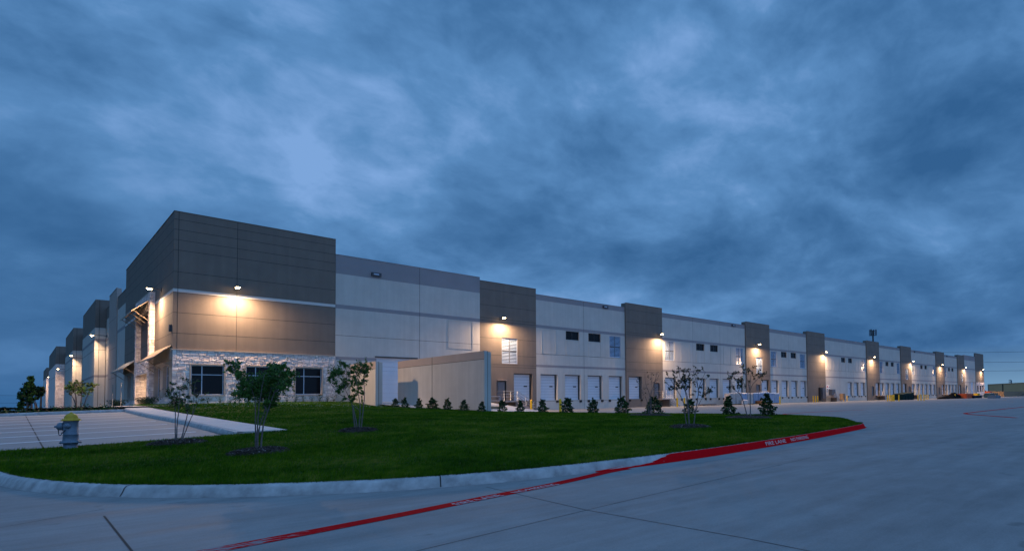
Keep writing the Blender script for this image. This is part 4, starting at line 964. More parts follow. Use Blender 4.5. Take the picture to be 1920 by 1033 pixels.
# bank and far buildings at the right edge
mb = MB(); xa, xb = 232., 268.
for k in range(5): mb.box(xa+k*.02, xb, -6+k*.03, 14, -1.3+k*.42, -1.3+(k+1)*.42-.03, 'timber_tan')
tag(mb.build('retaining_wall'), 'low tan block retaining wall beyond the far stone corner', 'wall')
xs = np.linspace(245, 560, 60)
grid_sheet('earth_bank', xs, np.linspace(-70, 40, 20), lambda x, y: -1.22+1.45*sstep((x-250-.12*(y+20))/22.)+.12*np.sin(x*.7)*np.cos(y*.3), 'earth')
DF = 360.; P0 = atd(1853, 741, DF); P1 = atd(1990, 741, DF*.80); v_ = P1-P0; L_ = sqrt(v_[0]**2+v_[1]**2); rz = atan2(v_[1], v_[0])
t = thing('far_warehouse', 'long low tan windowless building at the far right behind the earth bank', 'warehouse', (P0[0], P0[1], -1.2), rz); mb = MB(); HT = float(atd(1853, 721, DF)[2])+1.2
mb.box(0, L_, 0, 40, 0, HT, 'tan_wall'); mb.build('wall', t); mb = MB(); mb.box(-.15, L_+.1, -.15, .3, HT, HT+.3, 'tan_wall'); mb.build('parapet', t); mb = MB(); mb.box(L_*.235, L_*.25, -.12, -.01, 0, HT-.01, 'steel_dark'); mb.box(-.2, .9, -.08, -.02, 0, HT-.02, 'cast_stone'); mb.build('wall_joint', t)
t = thing('lattice_mast', 'small dark equipment mast showing above the tan building', 'mast', atd(1895, 737, 420)); mb = MB()
top = float(atd(1895, 712, 420)[2]-atd(1895, 737, 420)[2])
for x, y in ((-.8, -.5), (.8, -.5), (0, .8)): mb.tube([(x, y, 0), (x*.8, y*.8, top)], .13, 'steel_dark', 5)
for z in np.linspace(1, top, 7): mb.box(-.9, .9, -.6, .7, z-.12, z+.12, 'steel_dark')
mb.build('lattice', t); mb = MB(); mb.box(-1.1, -.5, -.9, -.5, top-2.6, top, 'grey_blue'); mb.box(.4, 1.1, -.9, -.5, top-2.9, top-.3, 'grey_blue'); mb.build('antenna', t)
t = thing('cell_tower', 'dark mobile phone mast with antenna ring rising behind the roof', 'mast', atd(1640, 742, 235)); zb = atd(1640, 742, 235)[2]; H = float(atd(1640, 616, 235)[2]-zb); t.location.z = -1.2; H += zb+1.2
mb = MB(); mb.tube([(0, 0, 0), (0, 0, H-.6)], [.55, .28], 'steel_dark', 10); mb.build('pole', t)
mb = MB(); R_ = 1.25
for z in (H-2.6, H-.9): mb.tube([(R_*cos(a), R_*sin(a), z) for a in np.linspace(0, 2*pi, 13)], .07, 'steel_dark', 5)
for a in np.linspace(0, 2*pi, 4)[:3]: mb.tube([(0, 0, H-1.8), (R_*cos(a), R_*sin(a), H-1.8)], .08, 'steel_dark', 5)
mb.build('antenna_ring', t)
for k in range(9):
    a = 2*pi*k/9+.25; mb = MB(); c_, s_ = cos(a), sin(a); mb.box(-.12, .12, -.22, .22, -1.25, 1.2, 'steel_dark' if k % 3 else 'grey_blue', lambda x, y, z, c_=c_, s_=s_: ((R_+.12+x)*c_-y*s_, (R_+.12+x)*s_+y*c_, z)); mb.build('antenna', t, (0, 0, H-1.55+random.uniform(-.25, .25)))
for k, (va, vb, lb) in enumerate(((659, 657.3, 'topmost thin power line over the far right end of the roofs'), (676.5, 677, 'middle thin power line in the sky right of the far corner'), (693, 693, 'lowest thin power line in the sky right of the far corner'))):
    a_ = atd(1700, va+1, 420); b_ = atd(2000, vb, 330); mb = MB(); mb.tube([a_+(b_-a_)*f-np.array([0, 0, .6*sin(pi*f)]) for f in np.linspace(0, 1, 9)], .075, 'wire', 5)
    tag(mb.build('power_line'), lb, 'power line', 'power lines over the far end')
for k, (v, lb) in enumerate(((740.5, 'upper thin power line in the sky left of the entrance side'), (754.5, 'lower thin power line in the sky left of the entrance side'))):
    a_ = atd(-60, v, 300); b_ = atd(95, v+1.5, 330); mb = MB(); mb.tube([a_+(b_-a_)*f for f in np.linspace(0, 1, 5)], .05, 'wire', 5); tag(mb.build('power_line'), lb, 'power line', 'power lines at the left')

# ------------------------------------------------------------------ planting
GZ = lambda x, y: float(lawn(np.array(x), np.array(y)))
def near_stem(p, segs):
    best = None
    for a, b in segs:
        ab = b-a; t = min(1, max(0, (p-a).dot(ab)/max(1e-9, ab.dot(ab)))); q = a+ab*t; dd = (q-p).length
        if best is None or dd+max(0, q.z-p.z)*1.5 < best[0]: best = (dd+max(0, q.z-p.z)*1.5, q)
    return best[1]
def tree(base_px, conv, stems, clusters, lb, cat='tree', leaf=('leaf_green', 'leaf_light'), lsize=.030, dens=1., r0=.020, depth=None, P=None, group='young multi stemmed trees', name='young_tree', spread=.30):
    if P is None: P, dpt = march(*base_px, lambda x, y: GZ(x, y))
    else: dpt = float((np.array(P)-EYE)@FW)
    px = dpt/FPX; t = thing(name, lb, cat, P, 0, group); base = Vector(P)
    W_ = lambda q, dj=0.: Vector(atd(*conv(*q[:2]), dpt+dj))-base
    mb = MB(); segs = []
    for k, s_ in enumerate(stems):
        dj = random.uniform(-spread, spread); pts = [W_(q, dj*i/max(1, len(s_)-1)) for i, q in enumerate(s_)]
        if k < 3 or s_[0][1] > s_[-1][1]+1e9: pts[0] = pts[0]
        sm = catmull([tuple(p) for p in pts], .08) if len(pts) > 2 else np.array([tuple(pts[0]*(1-f)+pts[1]*f) for f in np.linspace(0, 1, 8)])
        sm = [Vector(p)+Vector((random.uniform(-1, 1), random.uniform(-1, 1), 0))*.004 for p in sm]
        if (pts[0]).length < .35*max(1, dpt/14): sm[0] = sm[0]-Vector((0, 0, .06))
        n_ = len(sm); rr = [r0*(1-.75*i/n_) if s_[0][1] >= stems[0][0][1]-60 else r0*.55*(1-.7*i/n_) for i in range(n_)]
        mb.tube(sm, rr, 'bark', 6); segs += list(zip(sm, sm[1:]))
    cents = []; mi = []
    for c in clusters:
        r_ = c[2]*px*(conv(1, 0)[0]-conv(0, 0)[0]); n_ = max(3, int(c[3]*dens)); cc = W_(c, random.uniform(-spread, spread)*.9)
        q = near_stem(cc, segs); mid = (q+cc)/2+Vector((0, 0, .03)); mb.tube([q, mid, cc], [r0*.28, r0*.2, r0*.1], 'bark', 4)
        for _ in range(max(1, n_//14)):
            e = cc+Vector(rng.normal(0, r_*.85, 3)); mb.tube([mid*.4+cc*.6, e], [r0*.16, r0*.06], 'bark', 3, False)
            m_ = n_//max(1, n_//14); f = rng.uniform(.2, 1.1, m_)[:, None]; cents.append(np.array(mid*.4+cc*.6)*(1-f)+np.array(e)*f+rng.normal(0, r_*.20, (m_, 3)))
    mb.build('trunk', t); cents = np.concatenate(cents); V, Fc = leaf_quads(cents, lsize, .48)
    wts = rng.integers(0, len(leaf), len(Fc)); raw('crown', V, Fc, list(leaf), wts, t); return t, P
def cv(s_, ox, oy): return lambda x, y: (ox+x/s_, oy+y/s_)
def mulch(P, rx, ry, lb, rot=0.):
    mb = MB(); n_ = 26; rings = [(1., -.02), (.9, .035), (.6, .075), (.25, .09)]; vs = []
    for f, h_ in rings:
        row = []
        for k in range(n_):
            a = 2*pi*k/n_; q = f*(1+.09*sin(3*a+P[0])+.06*sin(5*a+2)); x = rx*q*cos(a)*RT[0]-ry*q*sin(a)*RT[1]*-1*-1; 
            x = rx*q*cos(a)*cos(-YAW)-ry*q*sin(a)*sin(-YAW); y = rx*q*cos(a)*sin(-YAW)+ry*q*sin(a)*cos(-YAW)
            row.append((x, y, GZ(P[0]+x, P[1]+y)-P[2]+h_+random.uniform(0, .02)))
        vs.append(row)
    for A2, B2 in zip(vs, vs[1:]):
        for j in range(n_): mb.poly([A2[j], A2[(j+1) % n_], B2[(j+1) % n_], B2[j]], 'mulch', True)
    mb.poly(vs[-1], 'mulch', True)
    for k in range(1600):                            # shredded bark chips
        a = random.uniform(0, 2*pi); f = sqrt(random.random())*1.04; x = rx*f*cos(a)*cos(-YAW)-ry*f*sin(a)*sin(-YAW); y = rx*f*cos(a)*sin(-YAW)+ry*f*sin(a)*cos(-YAW)
        z = GZ(P[0]+x, P[1]+y)-P[2]+np.interp(f, [0, .25, .6, .9, 1.05], [.10, .10, .088, .05, .0])+.012; b_ = random.uniform(0, pi); L2 = random.uniform(.012, .032); q = random.uniform(-.012, .02)
        d_ = Vector((cos(b_)*L2, sin(b_)*L2, q)); e_ = Vector((-sin(b_)*.006, cos(b_)*.006, random.uniform(-.006, .006))); c_ = Vector((x, y, z))
        mb.poly([c_-d_-e_, c_+d_-e_, c_+d_+e_, c_-d_+e_], 'mulch_pale' if random.random() < .05 else ('mulch_chip' if random.random() < .4 else 'mulch'))
    o = mb.build('mulch_ring', None, P); tag(o, lb, 'mulch', 'dark mulch rings round the young trees')

# dense tree in the middle foreground
c5 = cv(4.917, 400, 650)
T1s = [[(395, 985), (388, 720), (385, 500), (330, 330)], [(405, 985), (410, 700), (430, 490), (470, 260)], [(410, 985), (415, 800), (470, 600), (540, 380)], [(435, 960), (462, 720), (500, 600), (560, 430), (640, 230)], [(385, 500), (300, 430), (220, 300), (150, 140)], [(500, 600), (430, 470), (350, 400)], [(560, 430), (650, 330), (710, 260)]]
T1c = [(150, 145, 24, 50), (170, 185, 30, 70), (205, 215, 34, 90), (235, 165, 22, 40), (240, 260, 36, 90), (270, 300, 34, 90), (150, 210, 20, 34), (195, 435, 26, 50), (240, 440, 32, 70), (240, 335, 30, 60), (275, 365, 40, 110), (290, 430, 40, 110), (325, 345, 45, 130), (350, 410, 46, 140), (330, 465, 30, 60), (400, 345, 50, 160), (400, 420, 48, 150), (450, 300, 50, 160), (470, 380, 50, 170), (450, 450, 44, 130),
       (520, 240, 44, 130), (520, 320, 54, 180), (540, 400, 52, 170), (500, 470, 40, 120), (560, 190, 34, 90), (530, 165, 20, 40), (600, 220, 42, 120), (600, 300, 50, 160), (600, 370, 44, 130), (640, 180, 30, 80), (655, 160, 18, 36), (660, 250, 42, 110), (680, 320, 38, 100), (700, 240, 34, 80), (735, 260, 24, 50), (700, 350, 28, 60), (650, 380, 32, 80), (560, 470, 36, 110), (520, 520, 36, 110), (500, 565, 30, 80), (560, 530, 32, 80), (490, 510, 26, 60), (440, 620, 12, 12), (435, 660, 8, 7)]
_, P = tree((485, 849), c5, T1s, T1c, 'young tree with a dense green crown, before the middle stone wall window', dens=2.6, r0=.0165, lsize=.027, spread=.42); mulch(P, .50, .62, 'dark mulch ring at the foot of the dense green tree')
c6 = cv(6.453, 270, 690)
T0s = [[(380, 890), (378, 700), (378, 500), (350, 240)], [(388, 890), (402, 700), (420, 480), (440, 200)], [(445, 890), (490, 700), (525, 560), (535, 320), (530, 170)], [(455, 890), (520, 720), (590, 560), (640, 430), (720, 340)], [(525, 560), (490, 380), (480, 180)], [(590, 560), (600, 400), (620, 180)]]
T0c = [(x, y, 42, n_) for x, y, n_ in ((330, 195, 24), (360, 250, 30), (320, 300, 26), (350, 360, 40), (345, 410, 44), (400, 290, 30), (425, 230, 26), (480, 165, 22), (530, 155, 16), (500, 250, 30), (460, 320, 34), (425, 410, 44), (375, 440, 44), (540, 330, 26), (560, 400, 20), (515, 460, 30), (640, 330, 12), (680, 300, 8), (760, 320, 12), (790, 355, 6), (720, 380, 10), (600, 250, 14), (620, 180, 10), (660, 150, 8), (210, 250, 6), (470, 420, 40), (390, 350, 36), (440, 370, 34), (300, 350, 18), (290, 230, 10), (550, 470, 16), (610, 370, 16), (560, 180, 10), (640, 250, 10), (585, 300, 14), (520, 210, 16), (690, 400, 8))]
_, P = tree((332, 832), c6, T0s, T0c, 'thin young tree with sparse bronze leaves, nearest the parking lot', leaf=('leaf_olive', 'leaf_bronze', 'leaf_green'), dens=1.7, r0=.014, lsize=.026); mulch(P, .62, .55, 'dark mulch ring at the foot of the sparse tree beside the parking lot')
c4 = cv(6.454, 590, 660)
T2s = [[(490, 945), (470, 780), (440, 600), (280, 490), (160, 330)], [(520, 950), (490, 780), (450, 620), (370, 450), (330, 330)], [(537, 950), (545, 800), (550, 640), (510, 400), (500, 250)], [(560, 945), (580, 750), (600, 560), (598, 350), (620, 180)], [(530, 945), (545, 720), (460, 640), (400, 520)], [(370, 450), (390, 300), (375, 150)], [(510, 400), (560, 250), (560, 140)]]
T2c = [(x, y, r_, n_) for x, y, r_, n_ in ((260, 225, 50, 130), (230, 260, 40, 100), (300, 250, 45, 110), (350, 150, 38, 60), (380, 165, 22, 40), (320, 135, 30, 40), (200, 285, 40, 90), (175, 335, 24, 34), (230, 370, 32, 60), (330, 420, 40, 90), (300, 450, 34, 60), (380, 400, 40, 80), (355, 340, 36, 60), (480, 190, 36, 80), (550, 150, 34, 60), (610, 160, 42, 100), (645, 200, 40, 90), (535, 220, 44, 110), (465, 245, 32, 70), (595, 240, 40, 90), (650, 280, 26, 30), (600, 345, 30, 60), (480, 300, 36, 80), (440, 350, 32, 60), (505, 365, 40, 100), (560, 380, 30, 50), (540, 440, 30, 60), (460, 460, 28, 44), (480, 550, 34, 70), (440, 590, 26, 50), (360, 565, 26, 46), (585, 500, 26, 40), (560, 580, 22, 24), (290, 480, 26, 36), (260, 470, 18, 18), (420, 540, 24, 34), (520, 480, 24, 36), (570, 620, 16, 12), (425, 275, 26, 30))]
_, P = tree((672, 808), c4, T2s, T2c, 'young tree with a leaning green crown, before the short screen wall', dens=2.3, r0=.018, lsize=.029); mulch(P, .52, .55, 'dark mulch ring at the foot of the leaning tree near the short screen wall')
c7 = cv(6.857, 1180, 670)
T3s = [[(740, 890), (715, 720), (690, 560), (560, 330), (490, 230)], [(770, 890), (750, 650), (720, 450), (650, 250), (640, 135)], [(772, 880), (745, 500), (690, 330), (750, 150)], [(825, 885), (850, 700), (880, 520), (885, 400), (820, 170)], [(882, 420), (920, 320), (980, 180)], [(850, 700), (900, 590), (960, 490), (1040, 410)], [(885, 400), (870, 260), (880, 140)], [(882, 420), (950, 330), (1020, 230)]]
T3c = [(x, y, 34, n_) for x, y, n_ in ((640, 145, 22), (645, 180, 18), (680, 180, 26), (750, 155, 26), (765, 220, 26), (700, 235, 40), (655, 290, 30), (690, 300, 50), (740, 315, 36), (780, 275, 24), (620, 360, 34), (570, 395, 26), (520, 375, 18), (485, 378, 12), (560, 410, 24), (660, 400, 34), (700, 375, 40), (750, 380, 26), (490, 235, 12), (560, 215, 16), (830, 175, 16), (870, 150, 12), (900, 200, 14), (950, 175, 14), (1010, 235, 16), (880, 270, 12), (930, 290, 12), (820, 280, 14), (845, 385, 10), (945, 400, 10), (1030, 400, 30), (1045, 430, 26), (985, 470, 36), (945, 485, 34), (970, 515, 20), (860, 440, 8), (600, 330, 24), (640, 350, 26), (720, 270, 30), (900, 440, 8), (540, 290, 10), (600, 250, 14), (780, 470, 8), (800, 330, 12), (730, 430, 14), (1020, 460, 12))]
_, P = tree((1293, 801), c7, T3s, T3c, 'wide young tree with bare looking stems, nearest the kerb on the right lawn', leaf=('leaf_olive', 'leaf_bronze', 'leaf_dark'), dens=1.7, r0=.023, lsize=.033); mulch(P, .72, .85, 'dark mulch ring at the foot of the wide bare looking tree on the right lawn')
T4s = [[(1520, 775), (1480, 620), (1430, 480), (1330, 390), (1290, 270)], [(1555, 775), (1555, 600), (1550, 430), (1510, 260), (1500, 120)], [(1550, 430), (1590, 340), (1720, 205)], [(1550, 430), (1560, 250), (1590, 150)], [(1400, 440), (1440, 320), (1430, 250)], [(1330, 390), (1310, 370), (1280, 370)], [(1510, 260), (1480, 190), (1455, 120)]]
T4c = [(x, y, 34, n_) for x, y, n_ in ((1265, 232, 16), (1300, 258, 26), (1340, 205, 26), (1380, 175, 18), (1390, 200, 14), (1320, 240, 24), (1430, 270, 34), (1450, 305, 34), (1410, 350, 24), (1300, 378, 24), (1335, 385, 26), (1440, 390, 14), (1460, 125, 18), (1500, 150, 24), (1590, 140, 16), (1580, 190, 18), (1480, 205, 14), (1530, 195, 10), (1650, 215, 24), (1685, 220, 30), (1725, 210, 24), (1665, 250, 18), (1500, 340, 18), (1520, 300, 12), (1605, 270, 10), (1395, 385, 18), (1420, 300, 20), (1380, 290, 8), (1640, 190, 12))]
_, P = tree((1403, 783), c7, T4s, T4c, 'young tree with upswept arms standing before the bagged pallets', leaf=('leaf_olive', 'leaf_dark', 'leaf_bronze'), dens=1.8, r0=.032, lsize=.046, spread=.5); mulch(P, 1.15, 1.3, 'dark mulch ring before the bagged pallets')
T5s = [[(252, 755), (235, 600), (205, 500), (130, 350), (85, 285)], [(268, 755), (265, 600), (262, 480), (210, 330), (200, 190)], [(283, 755), (280, 600), (285, 450), (330, 300), (355, 190)], [(265, 520), (290, 340), (285, 190)], [(262, 480), (230, 400), (180, 380)], [(330, 300), (370, 260), (380, 220)]]
T5c = [(x, y, 30, n_) for x, y, n_ in ((95, 275, 12), (85, 300, 10), (125, 330, 10), (200, 210, 8), (210, 260, 8), (285, 200, 8), (350, 205, 8), (370, 240, 8), (330, 280, 8), (250, 300, 8), (180, 380, 8), (175, 430, 8), (290, 330, 8), (230, 340, 8), (310, 370, 8), (160, 300, 6), (340, 330, 6), (200, 470, 6), (300, 430, 6), (240, 230, 6), (270, 270, 6), (150, 360, 6), (320, 220, 6), (215, 400, 6))]
_, P = tree((1219, 779), c7, T5s, T5c, 'small almost leafless tree before the second brown bay', leaf=('leaf_dark', 'leaf_bronze'), dens=1.2, r0=.026, lsize=.032, spread=.45); mulch(P, 1.2, .8, 'dark mulch ring at the foot of the almost leafless tree')
# trees beyond the parking lot
c3 = cv(9.39, 30, 680)
Pb = atd(150, 767.5, 46.)
tree(None, c3, [[(1050, 815), (1040, 700), (990, 590), (930, 480)], [(1062, 815), (1062, 650), (1040, 480), (1060, 360)], [(1135, 815), (1150, 640), (1155, 520), (1120, 370)], [(1185, 815), (1230, 650), (1300, 500), (1350, 410)], [(1040, 700), (1040, 560), (980, 430)]],
     [(x, y, 40, 46) for x, y in ((870, 450), (930, 410), (930, 490), (980, 440), (980, 390), (1030, 400), (1050, 350), (1060, 430), (1030, 490), (1110, 360), (1130, 420), (1180, 380), (1160, 470), (1200, 430), (1120, 500), (1210, 500), (1290, 400), (1330, 390), (1300, 450), (1380, 400), (1340, 440), (950, 530), (1080, 480), (1240, 520))], 'multi stemmed tree in the planting bed before the lit pale bay', leaf=('leaf_olive', 'leaf_green'), P=Pb, r0=.045, lsize=.075, dens=1.5, spread=.6, group='trees beyond the parking lot')
Pc = atd(55, 768.5, 75.)
tree(None, c3, [[(205, 830), (205, 600), (230, 300)], [(275, 830), (278, 700), (270, 500)], [(350, 830), (330, 720), (290, 640)]],
     [(x, y, r_, 80) for x, y, r_ in ((265, 260, 22), (250, 300, 26), (270, 340, 34), (230, 370, 34), (180, 390, 28), (220, 420, 44), (290, 410, 40), (160, 450, 36), (120, 470, 30), (220, 490, 50), (320, 430, 26), (300, 490, 44), (140, 530, 44), (80, 560, 34), (60, 580, 26), (200, 560, 54), (280, 560, 50), (350, 540, 34), (120, 600, 44), (210, 630, 50), (300, 620, 40), (370, 620, 22), (150, 660, 44), (240, 670, 40), (90, 700, 40), (60, 740, 34), (130, 740, 40), (200, 740, 34), (100, 790, 34), (50, 790, 24), (150, 570, 40), (250, 450, 40))], 'dense dark tree leaning at the far left against the sky', leaf=('leaf_dark', 'leaf_holly', 'leaf_green'), P=Pc, r0=.10, lsize=.17, dens=1.3, spread=1., group='trees beyond the parking lot')
Pd = atd(76.5, 768.3, 70.)
tree(None, c3, [[(425, 825), (432, 700), (438, 590), (440, 460)], [(375, 825), (355, 720), (325, 650)], [(438, 590), (470, 520), (500, 470)]],
     [(x, y, 26, 60) for x, y in ((440, 450), (470, 440), (410, 470), (450, 500), (480, 480), (420, 530), (460, 550), (390, 510), (440, 570), (400, 560), (470, 510), (375, 460))], 'small round headed tree right of the dense dark one at the far left', leaf=('leaf_dark', 'leaf_holly'), P=Pd, r0=.085, lsize=.15, dens=1.1, spread=.7, group='trees beyond the parking lot')
# far tree line
rngx = [(0, 20, 4.6), (9, 14, 3.8), (84, 5, 4.), (1847, 4.5, 8.5), (1850.5, 3., 6.)]
for k, (u, wpx, hpx) in enumerate(rngx):
    D_ = 300. if u < 500 else 300.; Pf = atd(u, 768. if u < 500 else 741, D_); cen = []; hw = wpx*D_/FPX; hh = hpx*D_/FPX
    t = thing('distant_tree', ('low dark tree clump on the left horizon at the photo edge', 'low dark tree clump on the left horizon near the dense tree', 'low dark bush on the horizon beside the far awnings', 'dark round tree between the far corner and the tan building', 'smaller dark tree touching the tan building')[k], 'tree', Pf, 0, 'distant trees'); n_ = 900
    a = rng.normal(size=(n_, 3)); a /= np.linalg.norm(a, axis=1)[:, None]; r_ = rng.uniform(.3, 1, n_)[:, None]**.5
    c_ = a*r_*np.array([hw, hw*.6, hh*.5])*(1+.25*np.sin(a[:, :1]*9))+np.array([0, 0, hh*.5]); V, Fc = leaf_quads(c_, .35, .6); raw('crown', V, Fc, ['leaf_far'], None, t)
    mb = MB(); mb.tube([(0, 0, -2), (0, 0, hh*.6)], [.25, .12], 'bark', 6); mb.build('trunk', t)

# holly hedge shrubs: three forms, copied along the island edge
def holly(seed):
    r_ = np.random.default_rng(seed); c_ = []
    n_ = int(r_.uniform(700, 900)); z = r_.uniform(.04, 1., n_)**r_.uniform(.9, 1.3); rad = .34*(1-z)**r_.uniform(.5, 1.)*(1+.25*np.sin(z*17+seed))+.035
    a = r_.uniform(0, 2*pi, n_); q = r_.uniform(.35, 1.08, n_)**.6; c_ = np.stack([rad*q*np.cos(a), rad*q*np.sin(a), z], 1)
    for _ in range(9):
        a0 = r_.uniform(0, 2*pi); z0 = r_.uniform(.15, .95); d_ = .34*(1-z0)**.7+.05; m_ = 26; f = r_.uniform(.6, 1.25, m_); c_ = np.concatenate([c_, np.stack([d_*f*cos(a0)+r_.normal(0, .02, m_), d_*f*sin(a0)+r_.normal(0, .02, m_), z0+f*.1+r_.normal(0, .025, m_)], 1)])
    V, Fc = leaf_quads(c_, .055, .5); o = raw('crown', V, Fc, ['leaf_holly', 'leaf_dark', 'leaf_green'], r_.choice(3, len(Fc), p=(.5, .3, .2))); mb = MB(); mb.tube([(0, 0, -.05), (.01, 0, .85)], [.02, .008], 'bark', 6)
    return o, mb.build('trunk')
HP = [holly(k) for k in (3, 5, 9, 14, 21, 27)]
HS = [(740.5, 762, 746.5), (760, 764, 746), (785.5, 765.5, 747), (811.5, 766, 745), (838, 768, 747.5), (869.5, 769.5, 750.5), (903, 771, 753.5), (942, 772, 750), (975.5, 772.3, 751), (1017.5, 773, 749.5), (1063.5, 774.8, 746), (1111, 775.3, 748.5), (1166, 776, 745), (1226, 777.3, 744.5), (1292, 777.8, 749), (1367, 777.5, 744.5), (1439.5, 779, 739)]
HL = ['first hedge shrub from the left, against the white drive-in door', 'second hedge shrub from the left, at the long screen wall corner', 'third hedge shrub from the left, before the long screen wall', 'fourth hedge shrub from the left, before the long screen wall', 'fifth hedge shrub from the left, past the joint in the long screen wall', 'sixth hedge shrub from the left, before the long screen wall', 'hedge shrub at the blue grey end of the long screen wall',
      'hedge shrub with a yellow bollard showing behind it by the guard rail', 'hedge shrub in front of the nearest dock stair', 'hedge shrub before the first dock door of the nearest pale wall', 'hedge shrub just right of the tallest bollard', 'hedge shrub before the third dock door of the nearest pale wall', 'hedge shrub at the left edge of the second brown bay', 'hedge shrub behind the almost leafless tree', 'hedge shrub behind the stems of the wide bare looking tree', 'hedge shrub left of the bagged pallets', 'largest pointed hedge shrub at the right end of the row']
for i, (u, vb, vt) in enumerate(HS):
    dep = 47.5-1.05*i if i < 7 else np.interp(u, [942, 1111, 1439], [42.5, 43.3, 32.6])
    if i < 7: dep = np.interp(u, [740, 903], [45.5, 38.5])
    P = atd(u, vb, dep); gz_ = GZ(P[0], P[1]); H_ = float(atd(u, vt, dep)[2])-min(P[2], gz_)
    t = thing('holly_shrub', 'dark green '+HL[i], 'shrub', (P[0], P[1], min(P[2], gz_)), random.uniform(0, 6), 'hedge shrubs along the far lawn edge')
    for o in HP[(i*5+i//6) % 6]: c = o.copy(); COL.objects.link(c); c.parent = t
    wx = random.uniform(.95, 1.25)*(1.25 if i >= 12 else 1.08); t.scale = (H_*wx, H_*wx*random.uniform(.9, 1.1), H_); t.rotation_euler = (random.uniform(-.10, .10), random.uniform(-.10, .10), random.uniform(0, 6))
for pr_ in HP:
    for o in pr_: bpy.data.objects.remove(o)
# small plants along the stone wall
def tuft(n_, w_, h_, seed, nm, cols, ls):
    r_ = np.random.default_rng(seed); a = r_.uniform(0, 2*pi, n_); f = r_.uniform(.1, 1, n_); sp = r_.uniform(0, 1, n_)**.7*w_; V = np.stack([sp*f*np.cos(a), sp*f*np.sin(a), h_*f*r_.uniform(.8, 1.05, n_)], 1)
    V, Fc = leaf_quads(V, ls, .35); return raw(nm, V, Fc, cols, r_.integers(0, len(cols), len(Fc)))
TF = [tuft(110, .24, .44, k, 'stone_wall_shrub', ['leaf_holly', 'leaf_olive', 'leaf_dark'], .035) for k in (1, 2, 3)]
xs_ = [.45, 1.35, 2.05, 2.75, 3.4, 4.0, 4.55, 5.25, 5.9, 6.6, 7.2, 7.8, 8.4, 9.05, 9.65, 10.2, 10.75]
for i, x in enumerate(xs_):
    o = TF[i % 3] if i < 3 else TF[i % 3].copy()
    if i >= 3: COL.objects.link(o)
    y = -.62+random.uniform(-.08, .08); o.location = (x, y, GZ(x, y)-.02); s_ = random.uniform(1.15, 1.7); o.scale = (s_, s_, s_*random.uniform(.8, 1.2)); o.rotation_euler = (0, 0, random.uniform(0, 6))
    tag(o, 'small dark shrub planted close along the foot of the stone wall', 'shrub', 'small shrubs along the stone wall')
for k, (x, y, w_, h_, lb) in enumerate(((-.75, 3.2, .75, .8, 'rounded dark bush under the near entrance windows'), (-.8, 5.6, .8, .85, 'rounded dark bush between the entrance windows and the tower'), (-.7, 7.5, .7, .75, 'rounded dark bush at the right foot of the entry tower'), (-1., 20., .8, .8, 'dark bush beyond the entry tower, nearer one'), (-1., 24.5, .8, .85, 'dark bush beyond the entry tower, farther one'))):
    o = tuft(900, w_, h_, 20+k, 'entrance_bush', ['leaf_holly', 'leaf_dark', 'leaf_olive'], .05); o.location = (x, y, -.1); tag(o, lb, 'bush', 'bushes by the entry')

# ------------------------------------------------------------------ fire hydrant
P, dh = march(132, 840, lambda x, y: GZ(x, y)); z0 = P[2]
P = P+np.array([0, 0, .06]); t = thing('fire_hydrant', 'blue grey fire hydrant with a yellow bonnet standing at the lawn edge', 'hydrant', P)
S_ = dh/FPX                                            # metres per photo pixel at the hydrant
mb = MB(); r_ = 10.2*S_; H = 47*S_
mb.lathe([(r_*.95, -.12), (r_*.95, 4*S_), (r_*1.0, 5*S_), (15.2*S_, 5.4*S_), (15.2*S_, 7.6*S_), (r_*1.15, 8.2*S_), (r_*1.08, 9.5*S_), (r_*1.02, 20*S_), (r_*1.06, 20.6*S_), (r_*1.06, 22*S_), (r_*1.0, 22.6*S_), (r_*.97, 44*S_), (r_*1.05, 46*S_), (r_*1.05, 47.5*S_)], 'hydrant_grey', k=28)
for k in range(8): a = k*pi/4; mb.lathe([(.013, 4.2*S_), (.013, 9.2*S_), (.0, 9.6*S_)], 'hydrant_grey', (12.8*S_*cos(a), 12.8*S_*sin(a), 0), 6)
mb.build('barrel', t)
mb = MB(); mb.lathe([(13.6*S_, 47*S_), (13.8*S_, 48.4*S_), (11.8*S_, 49.6*S_), (9.6*S_, 51*S_), (9.2*S_, 54*S_), (7.6*S_, 57.6*S_), (4.6*S_, 60*S_), (2.0*S_, 61.2*S_), (1.7*S_, 63*S_), (.0, 63.2*S_)], 'hydrant_yellow', k=28, closed=False)
for k in range(8): a = k*pi/4+.3; mb.lathe([(.012, 47*S_), (.012, 50.4*S_), (.0, 50.8*S_)], 'hydrant_yellow', (11.9*S_*cos(a), 11.9*S_*sin(a), 0), 6)
mb.build('bonnet', t)
ax = Vector((RT[0], RT[1], 0)); fwd = Vector((FW[0], FW[1], 0)).normalized()
def nozzle(dirv, L_, rad, zc, nm='nozzle'):
    mb = MB(); d_ = dirv.normalized(); side = d_.cross(Vector((0, 0, 1))); seq = [(0, rad*.92), (L_*.42, rad*.92), (L_*.45, rad*1.12), (L_*.52, rad*1.12), (L_*.54, rad*.98), (L_*.84, rad*.95), (L_*.93, rad*.6), (L_*.95, rad*.26), (L_*1.12, rad*.24)]
    n_ = 20; vs = [[tuple(d_*q+(side*cos(2*pi*j/n_)+Vector((0, 0, 1))*sin(2*pi*j/n_))*rr+Vector((0, 0, zc))) for j in range(n_)] for q, rr in seq]
    for A2, B2 in zip(vs, vs[1:]):
        for j in range(n_): mb.poly([A2[j], A2[(j+1) % n_], B2[(j+1) % n_], B2[j]], 'hydrant_grey', True)
    mb.poly(vs[-1], 'hydrant_grey'); return mb.build(nm, t)
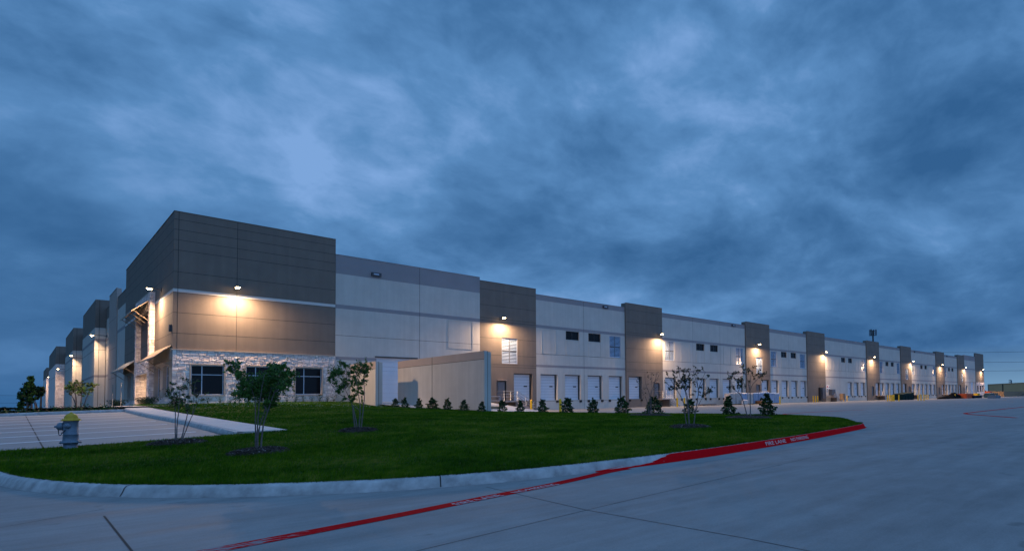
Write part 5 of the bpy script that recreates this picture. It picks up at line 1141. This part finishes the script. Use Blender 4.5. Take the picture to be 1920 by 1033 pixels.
nozzle((-ax*.94-fwd*.34), 21*S_, 7.2*S_, 36.5*S_, 'pumper_nozzle'); nozzle((-fwd*.93+ax*.36), 14.5*S_, 5.2*S_, 37.5*S_, 'hose_nozzle')
mb = MB(); a0 = -ax*18*S_-fwd*5*S_
pts = [a0+Vector((0, 0, 33*S_)), a0+ax*.5*S_+Vector((0, 0, 25*S_)), a0+ax*2*S_+Vector((0, 0, 20*S_)), a0+ax*5*S_+Vector((0, 0, 21*S_)), a0+ax*7*S_+Vector((0, 0, 25.5*S_)), -ax*6*S_-fwd*10*S_+Vector((0, 0, 24*S_)), -fwd*11.*S_+ax*1*S_+Vector((0, 0, 30*S_))]
sm = catmull([tuple(p) for p in pts], .012); mb.tube([tuple(p) for p in sm], .0085, 'steel_dark', 6); mb.build('chain', t)

# sign posts beside the entrance walk
for u, vb, vt, dd_, m, lb in ((210.5, 764, 721, 41., 'sign_teal', 'narrow teal sign post seen edge on by the far end of the parking lot'), (226.5, 763.5, 716, 44., 'steel', 'thin grey sign post with a small plate left of the entry tower')):
    P = atd(u, vb, dd_); H_ = float(atd(u, vt, dd_)[2])-P[2]; t = thing('sign_post', lb, 'sign post', P, 0, 'sign posts by the entrance walk'); mb = MB(); mb.tube([(0, 0, -.3), (0, 0, H_*.98)], .018, 'door_grey', 8); mb.build('post', t)
    mb = MB(); mb.box(-.012, .012, -.13, .13, H_*.62, H_, m) if m == 'sign_teal' else mb.box(-.01, .01, -.12, .12, H_*.6, H_*.78, 'grey_blue'); mb.build('sign_plate', t)
P = atd(77.5, 769, 120.); t = thing('street_lamp', 'far lit street lamp glowing between the trees at the far left', 'street lamp', P); H_ = float(atd(72.6, 727.5, 120.)[2]-P[2]); q = atd(72.6, 727.5, 120.)-P
mb = MB(); mb.tube([(0, 0, -1), (0, 0, H_+.25), (q[0]*.5, q[1]*.5, H_+.35), (q[0], q[1], H_+.2)], [.09, .06, .05, .05], 'steel_dark', 8); mb.build('pole', t)
mb = MB(); mb.lathe([(.05, .2), (.22, .12), (.24, .02)], 'steel_dark', (q[0], q[1], H_), 12); mb.build('lamp_head', t); mb = MB(); mb.lathe([(.22, .015), (.18, -.10), (.0, -.16)], 'lens', (q[0], q[1], H_), 12, closed=False); mb.build('lens', t)
# lit lamp seen through the office window
t = thing('office_lamp', 'small warm lamp glowing behind the left stone wall window', 'lamp', (2.3, .7, .7)); mb = MB(); mb.lathe([(.12, 0), (.02, .03), (.015, .9)], 'steel', k=10); mb.build('stand', t); mb = MB(); mb.lathe([(.16, .9), (.08, 1.2)], 'window_glow', k=12, closed=False); mb.build('lamp_shade', t)
